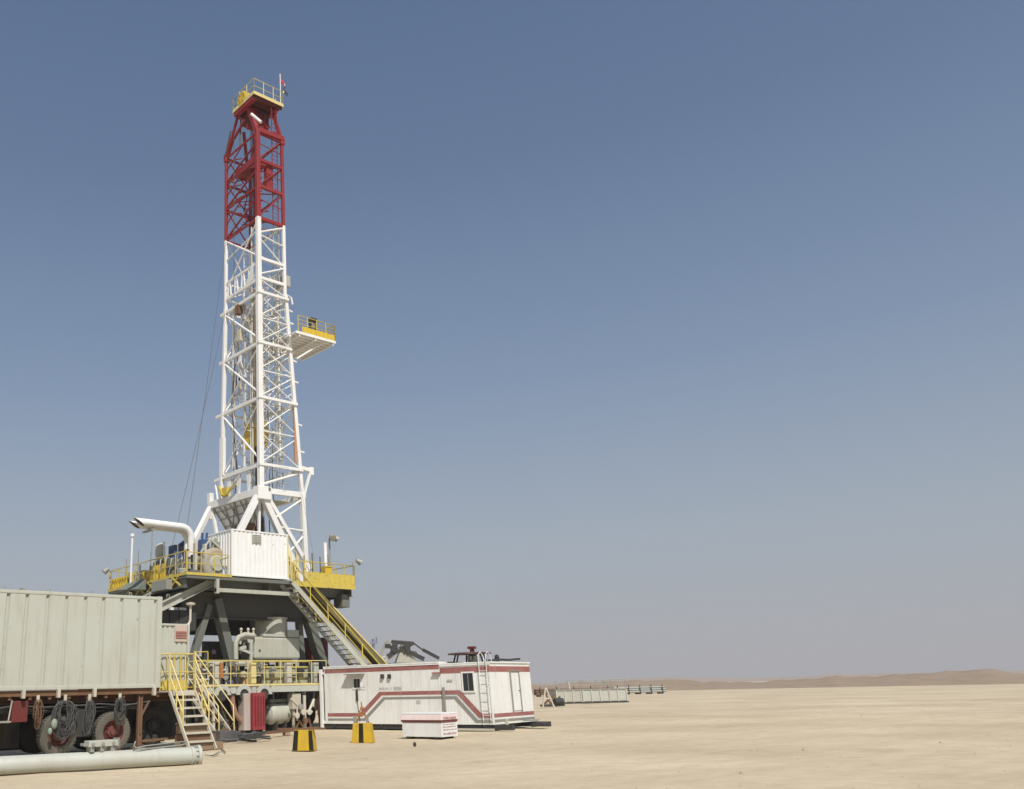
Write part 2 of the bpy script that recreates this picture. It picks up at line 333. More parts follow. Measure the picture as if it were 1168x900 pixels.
tr = T('flatbed_trailer', 'dusty dark wheeled trailer with red rims under the grey container', 'trailer', (9, 28, 0))
MB().ibeam((xs, 27.3, 1.68), (16.2, 27.3, 1.68), .25, .36).ibeam((xs, 28.8, 1.68), (16.2, 28.8, 1.68), .25, .36).build('chassis_rail', RUST, tr)
b = MB()
x = xs+.2
while x < 16.2: b.box(x, x+.09, 26.9, 29.2, 1.62, 1.84); x += .62
b.build('cross_member', RUST, tr)
MB().box(xs, 16.2, 26.86, 26.93, 1.72, 1.885).build('side_beam', RUST, tr)
for px in (-20, 27, 67, 108, 176):
    c = aY(px, 790, 26.75); MB().box(c.x-.05, c.x+.05, 26.70, 26.85, 1.66, 1.92).build('twist_lock', CREAM, tr, bevel=.01)
def wheel(cx, y0, cz, r, w, parent, rim=RIM, tyre=DUSTY, name='wheel'):
    t = MB().lathe((cx, y0+w/2, cz), (0, 1, 0), [(.02, r*.56), (-w/2+.01, r*.58), (-w/2-.005, r*.70), (-w*.48, r*.90), (-w*.38, r*.985), (-w*.2, r), (w*.2, r), (w*.38, r*.985), (w*.48, r*.9), (w/2, r*.7), (w/2, r*.56)], 36)
    for k in range(40):
        a = 2*math.pi*k/40; d = V((math.cos(a), 0, math.sin(a))); c = V((cx, y0+w/2, cz))+d*(r-.004)
        t.beam(c-V((0, w*.40, 0)), c-V((0, w*.05, 0)), .035, .03, up=d); t.beam(c+V((0, w*.05, 0)), c+V((0, w*.40, 0)), .035, .03, up=d)
    wt = t.build(name, tyre, parent)
    b = MB().lathe((cx, y0+.0, cz), (0, 1, 0), [(.02, r*.60), (.0, r*.585), (.03, r*.56), (.10, r*.5), (.14, r*.32), (.06, r*.28), (.04, r*.18), (-.02, r*.16), (-.03, 0.01)], 28, cap0=False)
    for k in range(10):
        a = 2*math.pi*k/10; b.tube((cx+r*.39*math.cos(a), y0+.07, cz+r*.39*math.sin(a)), (cx+r*.39*math.cos(a), y0+.12, cz+r*.39*math.sin(a)), .022, 6)
    b.build('rim', rim, wt); return wt
for cx in (13.09, 11.28, 5.2):
    wheel(cx, 26.93, .60, .60, .34, tr); MB().lathe((cx, 29.0, .6), (0, 1, 0), [(-.3, .35), (-.3, .55), (-.25, .6), (.1, .6), (.15, .5), (.15, .3)], 28).build('far_wheel', BLK, tr)
    MB().tube((cx, 27.2, .6), (cx, 28.8, .6), .07, 10).box(cx-.5, cx+.5, 27.25, 27.4, .85, .97).beam((cx-.5, 27.32, .9), (cx-.7, 27.32, 1.5), .08).beam((cx+.5, 27.32, .9), (cx+.7, 27.32, 1.5), .08).build('axle', DARK, tr)
wheel(14.95, 27.75, .72, .62, .34, tr, rim=DARK, tyre=BLK)
j = MB().box(13.93, 14.08, 26.9, 27.05, .12, 1.7).box(13.98, 14.03, 26.85, 26.9, .5, 1.6).beam((14.0, 27, .9), (14.35, 27, 1.5), .06).build('jack_leg', RUST, tr, bevel=.01)
MB().box(13.82, 14.18, 26.82, 27.15, .03, .1).build('foot_plate', RUST, j)
MB().beam((14.1, 26.95, .28), (15.8, 26.95, .33), .07).build('tie_bar', RUST, tr)
tb = MB().box(9.75, 10.25, 26.9, 27.3, 1.0, 1.6).build('tool_box', RDK, tr, bevel=.02)
MB().path([(9.2, 26.85, 1.62), (9.2, 26.85, 1.05), (9.65, 26.85, 1.0), (9.72, 26.85, 1.62)], .03, 6).box(9.15, 9.7, 26.75, 27.05, 1.0, 1.05).build('step_bracket', STEEL, tr)
MB().box(6.4, 9.2, 27.3, 28.7, .45, 1.5).build('under_tank', DARK, tr, bevel=.05)
for x0_, x1_ in ((2.8, 4.4), (6.2, 9.4), (9.5, 10.5), (11.9, 12.5), (13.75, 16.0)): MB().box(x0_, x1_, 28.1, 28.9, .22, 1.5).build('under_shade_box', BLK, tr, bevel=.03)  # dark boxes added to stand in for the shade under the trailer
MB().box(xs, 16.1, 29.05, 29.12, .12, 1.6).build('far_shade_sheet', BLK, tr)  # black sheet added behind the wheels in place of underbody shade
b = MB()
for k in range(5):
    yy = 27.0+.06*k; pts = [(xs+1+i*.9, yy, 1.50-.10*k*.4-.12*abs(math.sin(i*1.3+k))) for i in range(13)]; b.path(pts, .022, 5)
b.build('hose_bundle', HOSE, tr)
MB().box(11.85, 12.3, 26.95, 27.3, .5, 1.3).build('valve_box', DARK, tr, bevel=.02)

def coil(label, px, py, w, h, turns, r, mat, seed):
    rnd = random.Random(seed); c = aY(px, py, 26.72); t = T('cable_coil', label, 'cable coil', tuple(c), group='cable coils hanging under the container')
    b = MB()
    for k in range(turns):
        a = w/2*(.45+.75*rnd.random()); hh = h/2*(.5+.55*rnd.random()); ox = rnd.uniform(-.07, .07); dy = rnd.uniform(-.06, .06); ph = rnd.random()*6
        b.path([c+V((ox+a*math.sin(q)*(1+.15*math.sin(3*q+ph)), dy+.04*math.sin(2*q+k), (h/2-hh)+hh*math.cos(q)+.03*math.sin(4*q+ph))) for q in [2*math.pi*i/26 for i in range(26)]], r, 5, closed=True)
    b.build('cable', mat, t)
    MB().beam(c+Z*(h/2-.05), c+Z*(1.75-c.z), .09, .05).build('hook', CREAM, t)
coil('narrow loop of rusty brown rope hanging furthest left under the container', 42, 816, .22, .85, 8, .009, RUST, 1)
coil('large round coil of black cable hanging before the left trailer wheel', 73, 821, .60, 1.05, 30, .010, HOSE, 2)
coil('long thin coil of dark cable hanging between the two red rimmed wheels', 101, 818, .24, 1.05, 14, .009, HOSE, 3)
coil('short grey cable coil hanging above the right red rimmed wheel', 136, 812, .34, .8, 16, .009, WIRE, 4)
g_ = T('gas_valve', 'pale green round float lying against the left trailer wheel', 'float', (11.05, 26.6, .3))
MB().ell((10.98, 26.62, .92), (.10, .09, .15)).ell((10.86, 26.62, .72), (.07, .07, .1)).build('float_ball', paint('pale_green', (.22, .30, .25), .7, amt=.6), g_)
MB().path([(11.0, 26.68, 1.1), (11.1, 26.7, 1.5), (11.12, 26.85, 1.7)], .014, 5).build('cord', HOSE, g_)

# cabin at the trailer's end
cab = T('equipment_cabin', 'small pale corrugated cabin with a red louvre at the end of the container', 'cabin', (15.2, 28, 1.85))
x0, x1 = 14.66, 15.77
corr(x0, x1, 26.92, 1.86, 3.92, pitch=.19, depth=.03, groove=.05, slope=.02).build('front_wall', CONT, cab)
MB().box(x0, x1-.03, 26.97, 28.9, 1.86, 3.9).build('body', CONT, cab)
MB().box(x0-.02, x1+.02, 26.89, 28.92, 3.9, 3.97).build('roof', CONT, cab, bevel=.01)
MB().box(x1-.07, x1+.01, 26.88, 26.97, 1.84, 3.93).build('corner_post', CONT, cab, bevel=.01)
a = aY(199.5, 713, 26.9); c = aY(213, 732, 26.9)
MB().box(a.x, c.x, 26.885, 26.91, c.z, a.z).build('vent_plate', paint('pinkish_plate', (.50, .40, .33), .6, amt=.3), cab)
for k in range(3):
    z = a.z-.20-.085*k; MB().hexa([(a.x+.03, 26.85, z-.05), (c.x-.03, 26.85, z-.05), (c.x-.03, 26.88, z-.05), (a.x+.03, 26.88, z-.05), (a.x+.03, 26.87, z), (c.x-.03, 26.87, z), (c.x-.03, 26.88, z), (a.x+.03, 26.88, z)]).build('louvre_slat', BAND, cab)
a = aY(217, 712, 27.1); vt = aY(217.5, 689, 27.1)
v_ = MB().path([(a.x-.18, 27.1, 3.93), (a.x-.05, 27.1, 4.0), (a.x, 27.1, 4.12), (a.x, 27.1, vt.z)], .045, 8).build('vent_pipe', CREAM, cab)
MB().lathe((a.x, 27.1, vt.z), (0, 0, 1), [(-.05, .06), (-.03, .16), (.03, .17), (.06, .05)], 14).build('vent_cap', CREAM, v_)

# stair at the cabin
st = T('access_stair', 'white steel stair with yellow handrails at the container cabin door', 'stairs', (15.3, 25.8, 0))
zl = 1.80; lx0, lx1, ly0, ly1 = 14.62, 15.62, 26.15, 26.86
MB().box(lx0, lx1, ly0, ly1, zl-.05, zl).box(lx0, lx1, ly0-.02, ly0+.03, zl-.16, zl-.05).build('landing', CREAM, st)
for x in (lx1-.04,): MB().box(x-.03, x+.03, ly1-.1, ly1-.04, 0, zl-.05).build('support_leg', CREAM, st)
stair(st, (lx0+.02, ly0, zl-.05), (lx0+.12, 24.98, .02), (.95, 0, 0), 7, CREAM, CREAM, YPAL, tw=.22, sw=.11, stop=.66, th=.03)
rl = rails([(lx0+.02, ly0+.05, zl), (lx0+.02, ly1-.03, zl)], 1.15); rl.build('railing', YPAL, st)
rails([(lx1-.02, ly0+.02, zl), (lx1-.02, ly1-.03, zl)], 1.15).build('railing', YPAL, st)
rails([(lx0+.02, ly1-.04, zl), (lx1+.3, ly1-.04, zl)], 1.18, mid=(.5, .08), step=.28).build('railing', YEL, st)
MB().box(lx0+.1, lx1-.05, ly1-.05, ly1-.03, zl+.02, zl+.32).build('toe_board', YEL, st)
sb = T('block_steps', 'brown dusty three step block under the foot of the white stair', 'steps', (15.7, 25.6, 0))
for k, (z0, z1, ya) in enumerate(((0, .22, 25.12), (.225, .46, 25.28), (.465, .72, 25.48))): MB().box(14.80+.03*k, 16.05-.18*k, ya, 26.1, z0, z1).build('step_tier', CONC if k != 1 else RUST, sb, bevel=.015)
MB().path([aZ(235, 862, .03), aZ(243, 861, .05), aZ(252, 857, .03), aZ(256, 852, .03), aZ(246, 850, .03)], .018, 6)
t = T('air_hose', 'thin grey hose curled on the sand by the foot of the stair', 'hose', tuple(aZ(245, 858, 0)))
MB().path([aZ(234, 861, .03), aZ(243, 862, .03), aZ(250, 858, .03), aZ(257, 858, .03), aZ(252, 853, .03), aZ(244, 853, .03)], .018, 6).build('hose', STEEL, t)

# big pipe on the ground
R_ = .205; pA, pB = aZ(0, 884.5, 0), aZ(229, 871.5, 0); pA = pA-(pB-pA)*.8; pA.z = pB.z = R_; pA.y += .08; pB.y += .08
pp = T('steel_pipe', 'long pale round pipe lying on the sand in front of the trailer', 'pipe', (6.5, 21.15, 0))
MB().tube(pA, pB, R_, 40).build('pipe_body', PIPE, pp)
pd = (pB-pA).normalized()
MB().lathe(pB-pd*.22, pd, [(-.03, .205), (-.02, .228), (.02, .228), (.03, .207)], 40).lathe(pB-pd*.02, pd, [(-.05, .205), (-.05, .245), (.03, .245), (.05, .22), (.05, .05)], 40).build('end_collar', PIPE, pp)
b = MB()
for k in range(12): 
    a = 2*math.pi*k/12; c = pB-pd*.12+V((0, .218*math.cos(a), .218*math.sin(a))); b.tube(c-pd*.06, c+pd*.05, .018, 6)
b.build('collar_bolt', STEEL, pp)
pt_ = pB-pd*2.6; c = aY(115, 861, pt_.y); PY_ = pt_.y
bx = T('junction_box', 'flat grey metal box with clamps resting on the pale pipe', 'metal box', (c.x, PY_, .41))
MB().box(c.x-.38, c.x+.38, PY_-.14, PY_+.16, .52, .66).build('box_body', LG, bx, bevel=.01)
MB().box(c.x-.50, c.x-.385, PY_-.08, PY_+.12, .55, .61).build('side_flange', STEEL, bx); MB().box(c.x+.385, c.x+.42, PY_-.13, PY_+.15, .50, .70).build('side_flange', STEEL, bx)
for dx in (-.28, -.02, .26): MB().box(c.x+dx-.05, c.x+dx+.05, PY_-.12, PY_+.12, .405, .52).tube((c.x+dx, PY_-.18, .58), (c.x+dx, PY_-.14, .58), .04, 10).build('clamp', STEEL, bx)
PR = (pB-pd*1.2).y; rd = T('bent_rod', 'bent grey steel rod lying along the top of the pale pipe', 'rod', (11.5, PR, .41))
q0, q1 = aY(154, 853, PR).x, aY(214, 850, PR).x
MB().path([(q0, PR, .60), (q0-.06, PR-.05, .50), (q0+.1, PR-.06, .43), (q0+.4, PR-.06, .425), (q1-.2, PR-.02, .45), (q1-.02, PR, .49)], .02, 6).path([(q0, PR+.1, .43), (q0+.3, PR+.08, .48), (q1-.3, PR+.1, .52), (q1+.05, PR+.14, .52)], .018, 6).build('rod', STEEL, rd)

# ================================================================== RIG SUBSTRUCTURE
fx0, fx1, fy0, fy1, fz = 19.72, 29.6, 33.95, 41.85, 6.72
sub = T('rig_substructure', 'grey steel rig base with drill floor and yellow windwalls carrying the white mast', 'rig base', (24.6, 38, 0))
MB().box(fx0, fx1, fy0, fy1, fz-.15, fz).build('drill_floor', SUBG, sub)
MB().box(fx0, 22.1, fy0-.03, fy0-.003, fz-.02, fz+.10).box(fx0-.03, fx0-.003, fy0-.03, fy1, fz-.02, fz+.10).build('toe_board', YEL, sub)
for (p, q) in (((fx0+.1, fy0+.75, fz-.33), (fx1-.1, fy0+.75, fz-.33)), ((fx0+.1, fy0+.2, fz-.33), (fx0+.1, fy1, fz-.33)), ((fx1-.1, fy0+.2, fz-.33), (fx1-.1, fy1, fz-.33)), ((fx0, fy1-.1, fz-.33), (fx1, fy1-.1, fz-.33)), ((24.4, fy0+.2, fz-.33), (24.4, fy1-.2, fz-.33))):
    MB().ibeam(p, q, .22, .44).build('floor_beam', SUBG, sub)
for k in range(9): MB().ibeam((fx0+.2, fy0+.9+k*.8, fz-.2), (fx1-.2, fy0+.9+k*.8, fz-.2), .12, .19, .02).build('floor_joist', INN, sub)
MB().box(21.25, 25.85, fy0-.05, fy0+.14, 6.02, 6.19).build('lower_beam', LG, sub)
for x in (21.25, 25.72): MB().box(x, x+.15, fy0-.06, fy0+.12, 5.95, 6.60).build('beam_hanger', LG, sub)
for y in (35.4, 40.4):
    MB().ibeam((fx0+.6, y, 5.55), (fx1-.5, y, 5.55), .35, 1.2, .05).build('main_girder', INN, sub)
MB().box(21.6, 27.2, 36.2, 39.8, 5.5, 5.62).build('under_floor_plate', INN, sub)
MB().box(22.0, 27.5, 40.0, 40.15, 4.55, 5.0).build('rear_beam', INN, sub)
# raking legs
def leg(p, q, w=.42, h=.5): MB().beam(p, q, w, h, up=(0, 1, 0)).build('raking_leg', SUBG, sub, bevel=.02)
for y in (35.4, 40.4):
    t0 = aY(246, 683, 35.4); b0 = aY(264, 758, 35.4); d = (b0-t0); e = t0+d*((t0.z-.3)/(t0.z-b0.z)); leg((t0.x, y, t0.z), (e.x, y, .3))
    t1 = aY(238, 690, 35.4); b1 = aY(217, 760, 35.4); d = (b1-t1); e = t1+d*((t1.z-1.8)/(t1.z-b1.z)); leg((t1.x, y, t1.z), (e.x, y, 1.8), .3, .34)
    t2 = aY(347, 694, 35.4); b2 = aY(367, 756, 35.4); d = b2-t2; e = t2+d*((t2.z-.3)/(t2.z-b2.z)); leg((t2.x, y, t2.z), (e.x, y, .3))
    leg((t2.x-.15, y+.35, t2.z), (t2.x+.25, y+.35, .3), .28, .3)
sl0 = aY(186, 691, 34.6); sl1 = aY(239, 664, 34.6)
MB().ibeam(sl0-V((.3, 0, .14)), sl1+V((.3, 0, .1)), .3, .36, .04).build('sloping_beam', LG, sub)
MB().ibeam(sl0+V((-.3, 2.6, -.14)), sl1+V((.3, 2.6, .1)), .3, .36, .04).build('sloping_beam', SUBG, sub)
for k in range(4): q = sl0.lerp(sl1, .1+.25*k); MB().beam(q, q+V((0, 2.6, 0)), .12, .2).build('cross_tie', SUBG, sub)
# front rail left of the doghouse
def frail(pts, h=1.02, mat=YEL, **k): rails(pts, h, r=.024, **k).build('railing', mat, sub)
xr = aY(263, 650, fy0).x-.12
frail([(fx0+.05, fy0+.05, fz), (xr, fy0+.05, fz)], 1.0, step=.8)
MB().path([(xr, fy0+.05, fz+1.0), (xr+.06, fy0+.1, fz+.95), (xr+.08, fy0+.3, fz+.9), (xr+.08, fy0+.8, fz+.9)], .028, 6).build('rail_bend', YEL, sub)
# left side: rail and windwalls along Y
frail([(fx0+.03, fy0+.1, fz), (fx0+.03, fy1, fz)], 1.05, step=.95)
for (ya, yb, h) in ((fy0+2.0, fy0+3.3, .75), (fy0+3.4, fy0+4.4, .6), (fy0+5.9, fy0+7.85, .62)):
    corr(ya, yb, fx0+.06, fz+.02, fz+h, pitch=.3, axis='y').build('windwall', YSAT, sub)
frail([(fx0+.05, fy1-.05, fz), (25.5, fy1-.05, fz)], 1.05)
# right part: yellow windwall
xa = aY(350, 665, fy0).x
pl = MB(); pl.box(25.75, fx1, fy0-.02, fy0+.02, fz-.22, fz+.02)
pl.build('kick_plate', YEL, sub)
corr(xa, fx1, fy0, fz+.03, fz+.50, pitch=.35, depth=.02).build('windwall', YEL, sub)
corr(fy0, fy0+3, fx1, fz+.03, fz+.50, pitch=.35, depth=.02, axis='y', sign=1).build('windwall', YEL, sub)
frail([(25.75, fy0+.02, fz), (fx1, fy0+.02, fz), (fx1, fy1, fz)], 1.0, step=.7)
for k in range(3): x = 25.75+.45*k; MB().path([(x, fy0+.3, fz), (x, fy0+.3, fz+1.5-.2*k), (x+.35, fy0+.3, fz+1.5-.2*k), (x+.35, fy0+.3, fz)], .035, 6).build('yellow_frame', YPAL, sub)
MB().box(29.0, 29.5, 34.3, 35.0, 5.65, 6.3).build('junction_housing', SUBG, sub, bevel=.03)
for k in range(4): x = 26.6+.5*k; MB().tube((x, fy0+.3, fz), (x, fy0+.3, fz+1.35+.15*(k % 2)), .035, 6).build('tong_post', SUBG, sub)
# yellow braces under the left wing
for k in range(5):
    y = fy0+.5+k*1.15; MB().beam((fx0-.02, y, fz-.45), (fx0-.02, y+.8, fz-.02), .07).beam((fx0-.02, y+.8, fz-.45), (fx0-.02, y+.2, fz-.02), .06).build('wing_brace', YEL, sub)
MB().hexa([(fx0-.6, fy0+3.6, fz-.35), (fx0-.1, fy0+3.6, fz-.35), (fx0-.1, fy0+5.6, fz-.2), (fx0-.6, fy0+5.6, fz-.2), (fx0-.6, fy0+3.6, fz-.31), (fx0-.1, fy0+3.6, fz+.2), (fx0-.1, fy0+5.6, fz+.2), (fx0-.6, fy0+5.6, fz-.16)]).build('sloping_cover', GREEN, sub, bevel=.03)
MB().box(fx0-.35, fx0-.04, fy0+1.2, fy0+2.6, fz-.55, fz-.1).build('cable_tray', STEEL, sub)

# stair to the drill floor (right) and pipe slide
s2 = T('floor_stair', 'long grey stair with yellow rails climbing to the right side of the drill floor', 'stairs', (29, 33.6, 0))
p0 = aY(337, 668, 33.35); p1 = aY(412, 755, 33.35); d = (p1-p0); pe = p0+d*((p0.z-.1)/(p0.z-p1.z))
p0 = p0-d*.04
stair(s2, p0, pe, (0, .95, 0), 30, LG, STEEL, None, tw=.24, sw=.22)
for k in (0, .95):
    b = MB(); U = Z*.95; a_, c_ = p0+V((0, k, 0)), pe+V((0, k, 0)); b.path([a_+U, c_+U], .03, 6); b.path([a_+U*.5, c_+U*.5], .024, 6)
    for i in range(8): c = a_.lerp(c_, i/7); b.tube(c, c+U, .028, 6)
    b.build('handrail', YEL, s2)
sld = T('pipe_slide', 'yellow sloping pipe slide leaning on the drill floor behind the stair', 'pipe slide', (31, 35, 0))
r0 = aY(357, 668, 34.6); r1 = aY(430, 746, 34.6); d = r1-r0; re = r0+d*((r0.z-.1)/(r0.z-r1.z))
OL = paint('dark_olive_side', (.13, .11, .03), .6, amt=.5, rust=.2)  # dark olive for the side beams and bed below the pale flanges
for dy in (0, .5): MB().beam(r0+V((0, dy, .02)), re+V((0, dy, .02)), .08, .07).build('top_flange', YPAL, sld); MB().beam(r0+V((0, dy+.03, -.2)), re+V((0, dy+.03, -.2)), .06, .34).build('side_beam', OL, sld)
MB().beam(r0+V((0, .28, -.22)), re+V((0, .28, -.22)), .40, .05).build('slide_bed', OL, sld)
MB().beam(r0+V((0, .6, .12)), re+V((0, .6, .12)), .04, .07).build('edge_strip', LG, sld)

# doghouse
dh = T('doghouse', 'white corrugated control cabin with small vent standing on the drill floor', 'cabin', (23.8, 34.5, fz))
dx0, dx1, dy0, dz0, dz1 = 22.13, 25.42, 34.0, 6.79, 8.95; dy1 = 34.82
dy1 = 36.2
corr(dx0+.08, dx1-.06, dy0, dz0+.06, dz1-.05, pitch=.235, depth=.035, groove=.07, slope=.03).build('front_wall', WH, dh)
corr(dy0+.06, dy1-.06, dx0, dz0+.06, dz1-.05, pitch=.24, depth=.035, groove=.07, slope=.03, axis='y').build('side_wall', WH, dh)
corr(dy0+.06, dy1-.06, dx1, dz0+.06, dz1-.05, pitch=.24, depth=.035, groove=.07, slope=.03, axis='y', sign=1).build('side_wall', WH, dh)
MB().box(dx0+.05, dx1-.05, dy0+.05, dy1, dz0, dz1-.06).build('body', WH, dh)
MB().box(dx0-.02, dx1+.02, dy0-.02, dy1+.02, dz1-.05, dz1+.02).build('roof', WH, dh, bevel=.015)
MB().box(dx0-.02, dx1+.02, dy0-.02, dy0+.06, dz0, dz0+.07).build('bottom_rail', WH, dh)
for x in (dx0-.015, dx1-.075): MB().box(x, x+.09, dy0-.015, dy0+.075, dz0, dz1).build('corner_post', WH if x < 24 else YPAL, dh, bevel=.01)
va = aY(288, 609.5, 33.97); vb = aY(298, 620, 33.97)
vv = MB().box(va.x, vb.x, 33.95, 34.02, vb.z, va.z).build('vent', LG, dh, bevel=.008)
for k in range(5): z = vb.z+.05+k*(va.z-vb.z-.08)/4; MB().beam((va.x+.04, 33.945, z), (vb.x-.04, 33.945, z), .015, .03).build('vent_slat', STEEL, vv)

# machinery on the floor, left of the doghouse
dw = T('drawworks', 'cream coloured winch drum housing behind the yellow rail beside the white doghouse', 'winch', (21.2, 35.4, fz))
c = aY(243, 644, 35.2)
MB().lathe((c.x, 35.2, c.z+.0), (0, 1, 0), [(-.35, .05), (-.35, .62), (-.30, .74), (-.15, .78), (-.14, .70), (.5, .70), (.52, .78), (.75, .74), (.8, .3)], 30).build('drum_guard', paint('dusty_drum', (.36, .33, .26), .6, amt=.6, rust=.2), dw)
MB().lathe((c.x, 34.83, c.z), (0, 1, 0), [(-.06, .04), (-.06, .34), (.02, .40), (.03, .40)], 24).build('drum_cover', LG, dw)
MB().box(c.x-1.4, c.x+.9, 34.9, 36.5, fz+.01, fz+.35).build('skid', SUBG, dw)
for dx in (-1.1, -.6, .75): MB().box(c.x+dx-.06, c.x+dx+.06, 34.9, 35.1, fz+.35, fz+1.6).build('frame_post', CREAM, dw)
MB().beam((c.x-.3, 35.0, c.z+1.15), (c.x+.5, 35.0, c.z+.6), .08).beam((c.x-.3, 35.0, c.z+1.15), (c.x-.8, 35.0, c.z+.5), .07).build('frame_brace', PIPE, dw)
MB().box(c.x-.15, c.x+.75, 35.3, 36.2, c.z+.72, c.z+1.28).build('gear_box', LG, dw, bevel=.06)
b = MB()
for k in range(6): b.tube((c.x-.1+.17*k, 35.1, c.z+.7), (c.x-.1+.17*k, 35.1, c.z+1.15+.1*math.sin(k*2)), .05, 8)
b.build('valve_stack', STEEL, dw)
c2 = aY(233, 620, 35.6)
MB().tube((c2.x, 35.6, c2.z-.35), (c2.x, 35.6, c2.z+.15), .30, 16).box(c2.x-.33, c2.x+.33, 35.3, 35.9, c2.z-.5, c2.z-.3).tube((c2.x-.1, 35.6, c2.z+.1), (c2.x-.12, 35.6, c2.z+.5), .06, 8).tube((c2.x+.12, 35.6, c2.z+.1), (c2.x+.14, 35.6, c2.z+.52), .06, 8).tube((c2.x+.2, 35.5, c2.z-.1), (c2.x+.75, 35.5, c2.z+.05), .05, 8).build('blue_motor', BLUE, dw)
MB().box(c2.x+.0, c2.x+.5, 35.0, 35.4, c2.z-.95, c2.z-.5).build('brake_unit', paint('dull_orange', (.4, .2, .1), .6), dw, bevel=.03)
en = T('diesel_engine', 'blue and grey engine with air filters behind the yellow left railing', 'engine', (20.4, 37.5, fz))
c3 = aY(201, 628, 36.8)
MB().box(c3.x-.5, c3.x+.9, 36.6, 38.2, fz+.35, fz+1.1).build('engine_block', SUBG, en, bevel=.05)
MB().box(c3.x-.6, c3.x+1.0, 36.4, 38.4, fz+.01, fz+.3).build('engine_skid', YEL, en)
MB().box(c3.x-.22, c3.x+.2, 36.6, 37.2, c3.z-.45, c3.z+.25).tube((c3.x+.1, 36.8, c3.z+.2), (c3.x+.45, 36.8, c3.z+.45), .1, 8).build('blue_pump', BLUE, en, bevel=.04)
MB().lathe((c3.x+.65, 36.8, c3.z-.5), (0, 0, 1), [(0, .2), (.4, .3), (.75, .32), (.95, .18), (1.0, .05)], 16).build('air_filter', LG, en)
MB().lathe((c3.x-.65, 37.2, c3.z-.5), (0, 0, 1), [(0, .16), (.3, .24), (.7, .24), (.85, .1)], 16).build('air_filter', PIPE, en)
MB().box(c3.x+.05, c3.x+.4, 35.7, 36.0, fz+.3, fz+1.0).build('control_cabinet', RUST, en, bevel=.02)
MB().box(c3.x+.5, c3.x+.8, 35.2, 35.5, fz+.01, fz+1.2).build('control_column', CREAM, en, bevel=.02)
b = MB()
for k in range(9):
    x = c3.x-1.2+.3*k; b.path([(x, 36.2+.1*(k % 3), fz+.3), (x+.05, 36.2, fz+.9+.15*math.sin(k)), (x+.25, 36.3, fz+1.05), (x+.4, 36.4, fz+.6)], .035, 6)
b.build('engine_piping', STEEL, en)
rn = random.Random(12)
for k in range(26):
    x = fx0+.3+rn.random()*2.0; y = fy0+.9+rn.random()*1.4; h_ = .25+rn.random()*1.15; q_ = rn.random()
    if q_ < .5: MB().tube((x, y, fz), (x, y, fz+h_), .03+.04*rn.random(), 8).tube((x, y, fz+h_), (x+.1+.3*rn.random(), y, fz+h_), .035, 8).build('pipe_stub', rn.choice([STEEL, LG, SUBG, CREAM, RUST]), en)
    else: MB().box(x, x+.15+.25*rn.random(), y, y+.3, fz+h_*.5, fz+h_).build('gear_unit', rn.choice([STEEL, SUBG, DARK, LG, BLUE]), en, bevel=.02)
for k in range(22):
    x = fx0+.2+rn.random()*1.2; y = fy0+2.5+rn.random()*5; h_ = .3+rn.random()*1.1
    (MB().tube((x, y, fz), (x, y, fz+h_), .04+.03*rn.random(), 8) if k % 2 else MB().box(x, x+.3, y, y+.25+.3*rn.random(), fz+.02, fz+h_*.8)).build('deck_unit', rn.choice([STEEL, SUBG, DARK, LG, YEL]), en)
for k in range(5): x = fx0+.2; y = fy0+1.2+k*1.3; MB().tube((x, y, fz), (x, y, fz+1.5+.3*(k % 2)), .025, 6).build('light_pole', STEEL, en)

# exhaust pipes
ex = T('exhaust_pipe', 'white twin exhaust pipe with slanted ends reaching out left of the mast', 'exhaust pipe', (20.9, 36, fz))
for k, dy in enumerate((0, .36)):
    a = aY(166, 596, 36); c = aY(207, 601, 36); e = aY(219, 611, 36)
    if dy: a = a+V((-.06, 0, -.08)); c = c+V((0, 0, -.06))
    pts = [a, c]+[c+V((.0, 0, 0))+V((.55*math.sin(t), 0, -.55+.55*math.cos(t))) for t in [math.pi/2*i/5 for i in range(1, 6)]]; pts.append(V((c.x+.55, 36, c.z-1.9)))
    pts = [p+V((0, dy, 0)) for p in pts]; o = MB().path(pts, .175 if not dy else .16, 14).build('pipe_run', W, ex)
    r = .175 if not dy else .16; p = pts[0]
    # slanted open end: a cut ring, and a dark disc painting the shade in the bore
    vs = []; n = 14
    for i in range(n):
        t = 2*math.pi*i/n; vs.append(p+V((.01, r*math.cos(t), r*math.sin(t))))
    for i in range(n):
        t = 2*math.pi*i/n; vs.append(p+V((-.35-.28*math.sin(t), r*math.cos(t), r*math.sin(t))))
    MB().add(vs, [(i, (i+1) % n, (i+1) % n+n, i+n) for i in range(n)], True).build('slanted_mouth', W, o)
    MB().add([q+V((.06, 0, 0)) for q in vs[n:]], [tuple(range(n))]).build('bore_shade', DARK, o)
c = aY(174, 600, 36); MB().tube(c, (c.x, 36, fz+1.0), .025, 6).box(c.x-.08, c.x+.08, 35.95, 36.9, c.z-.2, c.z-.13).build('support_post', STEEL, ex)
wp = aX(150, 640, 19.6); wt = aX(150, 612.5, 19.6)
t = T('vent_post', 'short white post with round cap standing on the left yellow wing', 'post', (19.6, wp.y, fz))
MB().tube((19.6, wp.y, fz), (19.6, wp.y, wt.z), .06, 8, .05).lathe((19.6, wp.y, wt.z), (0, 0, 1), [(-.05, .05), (0, .1), (.12, .1), (.16, .02)], 12).build('post', W, t)

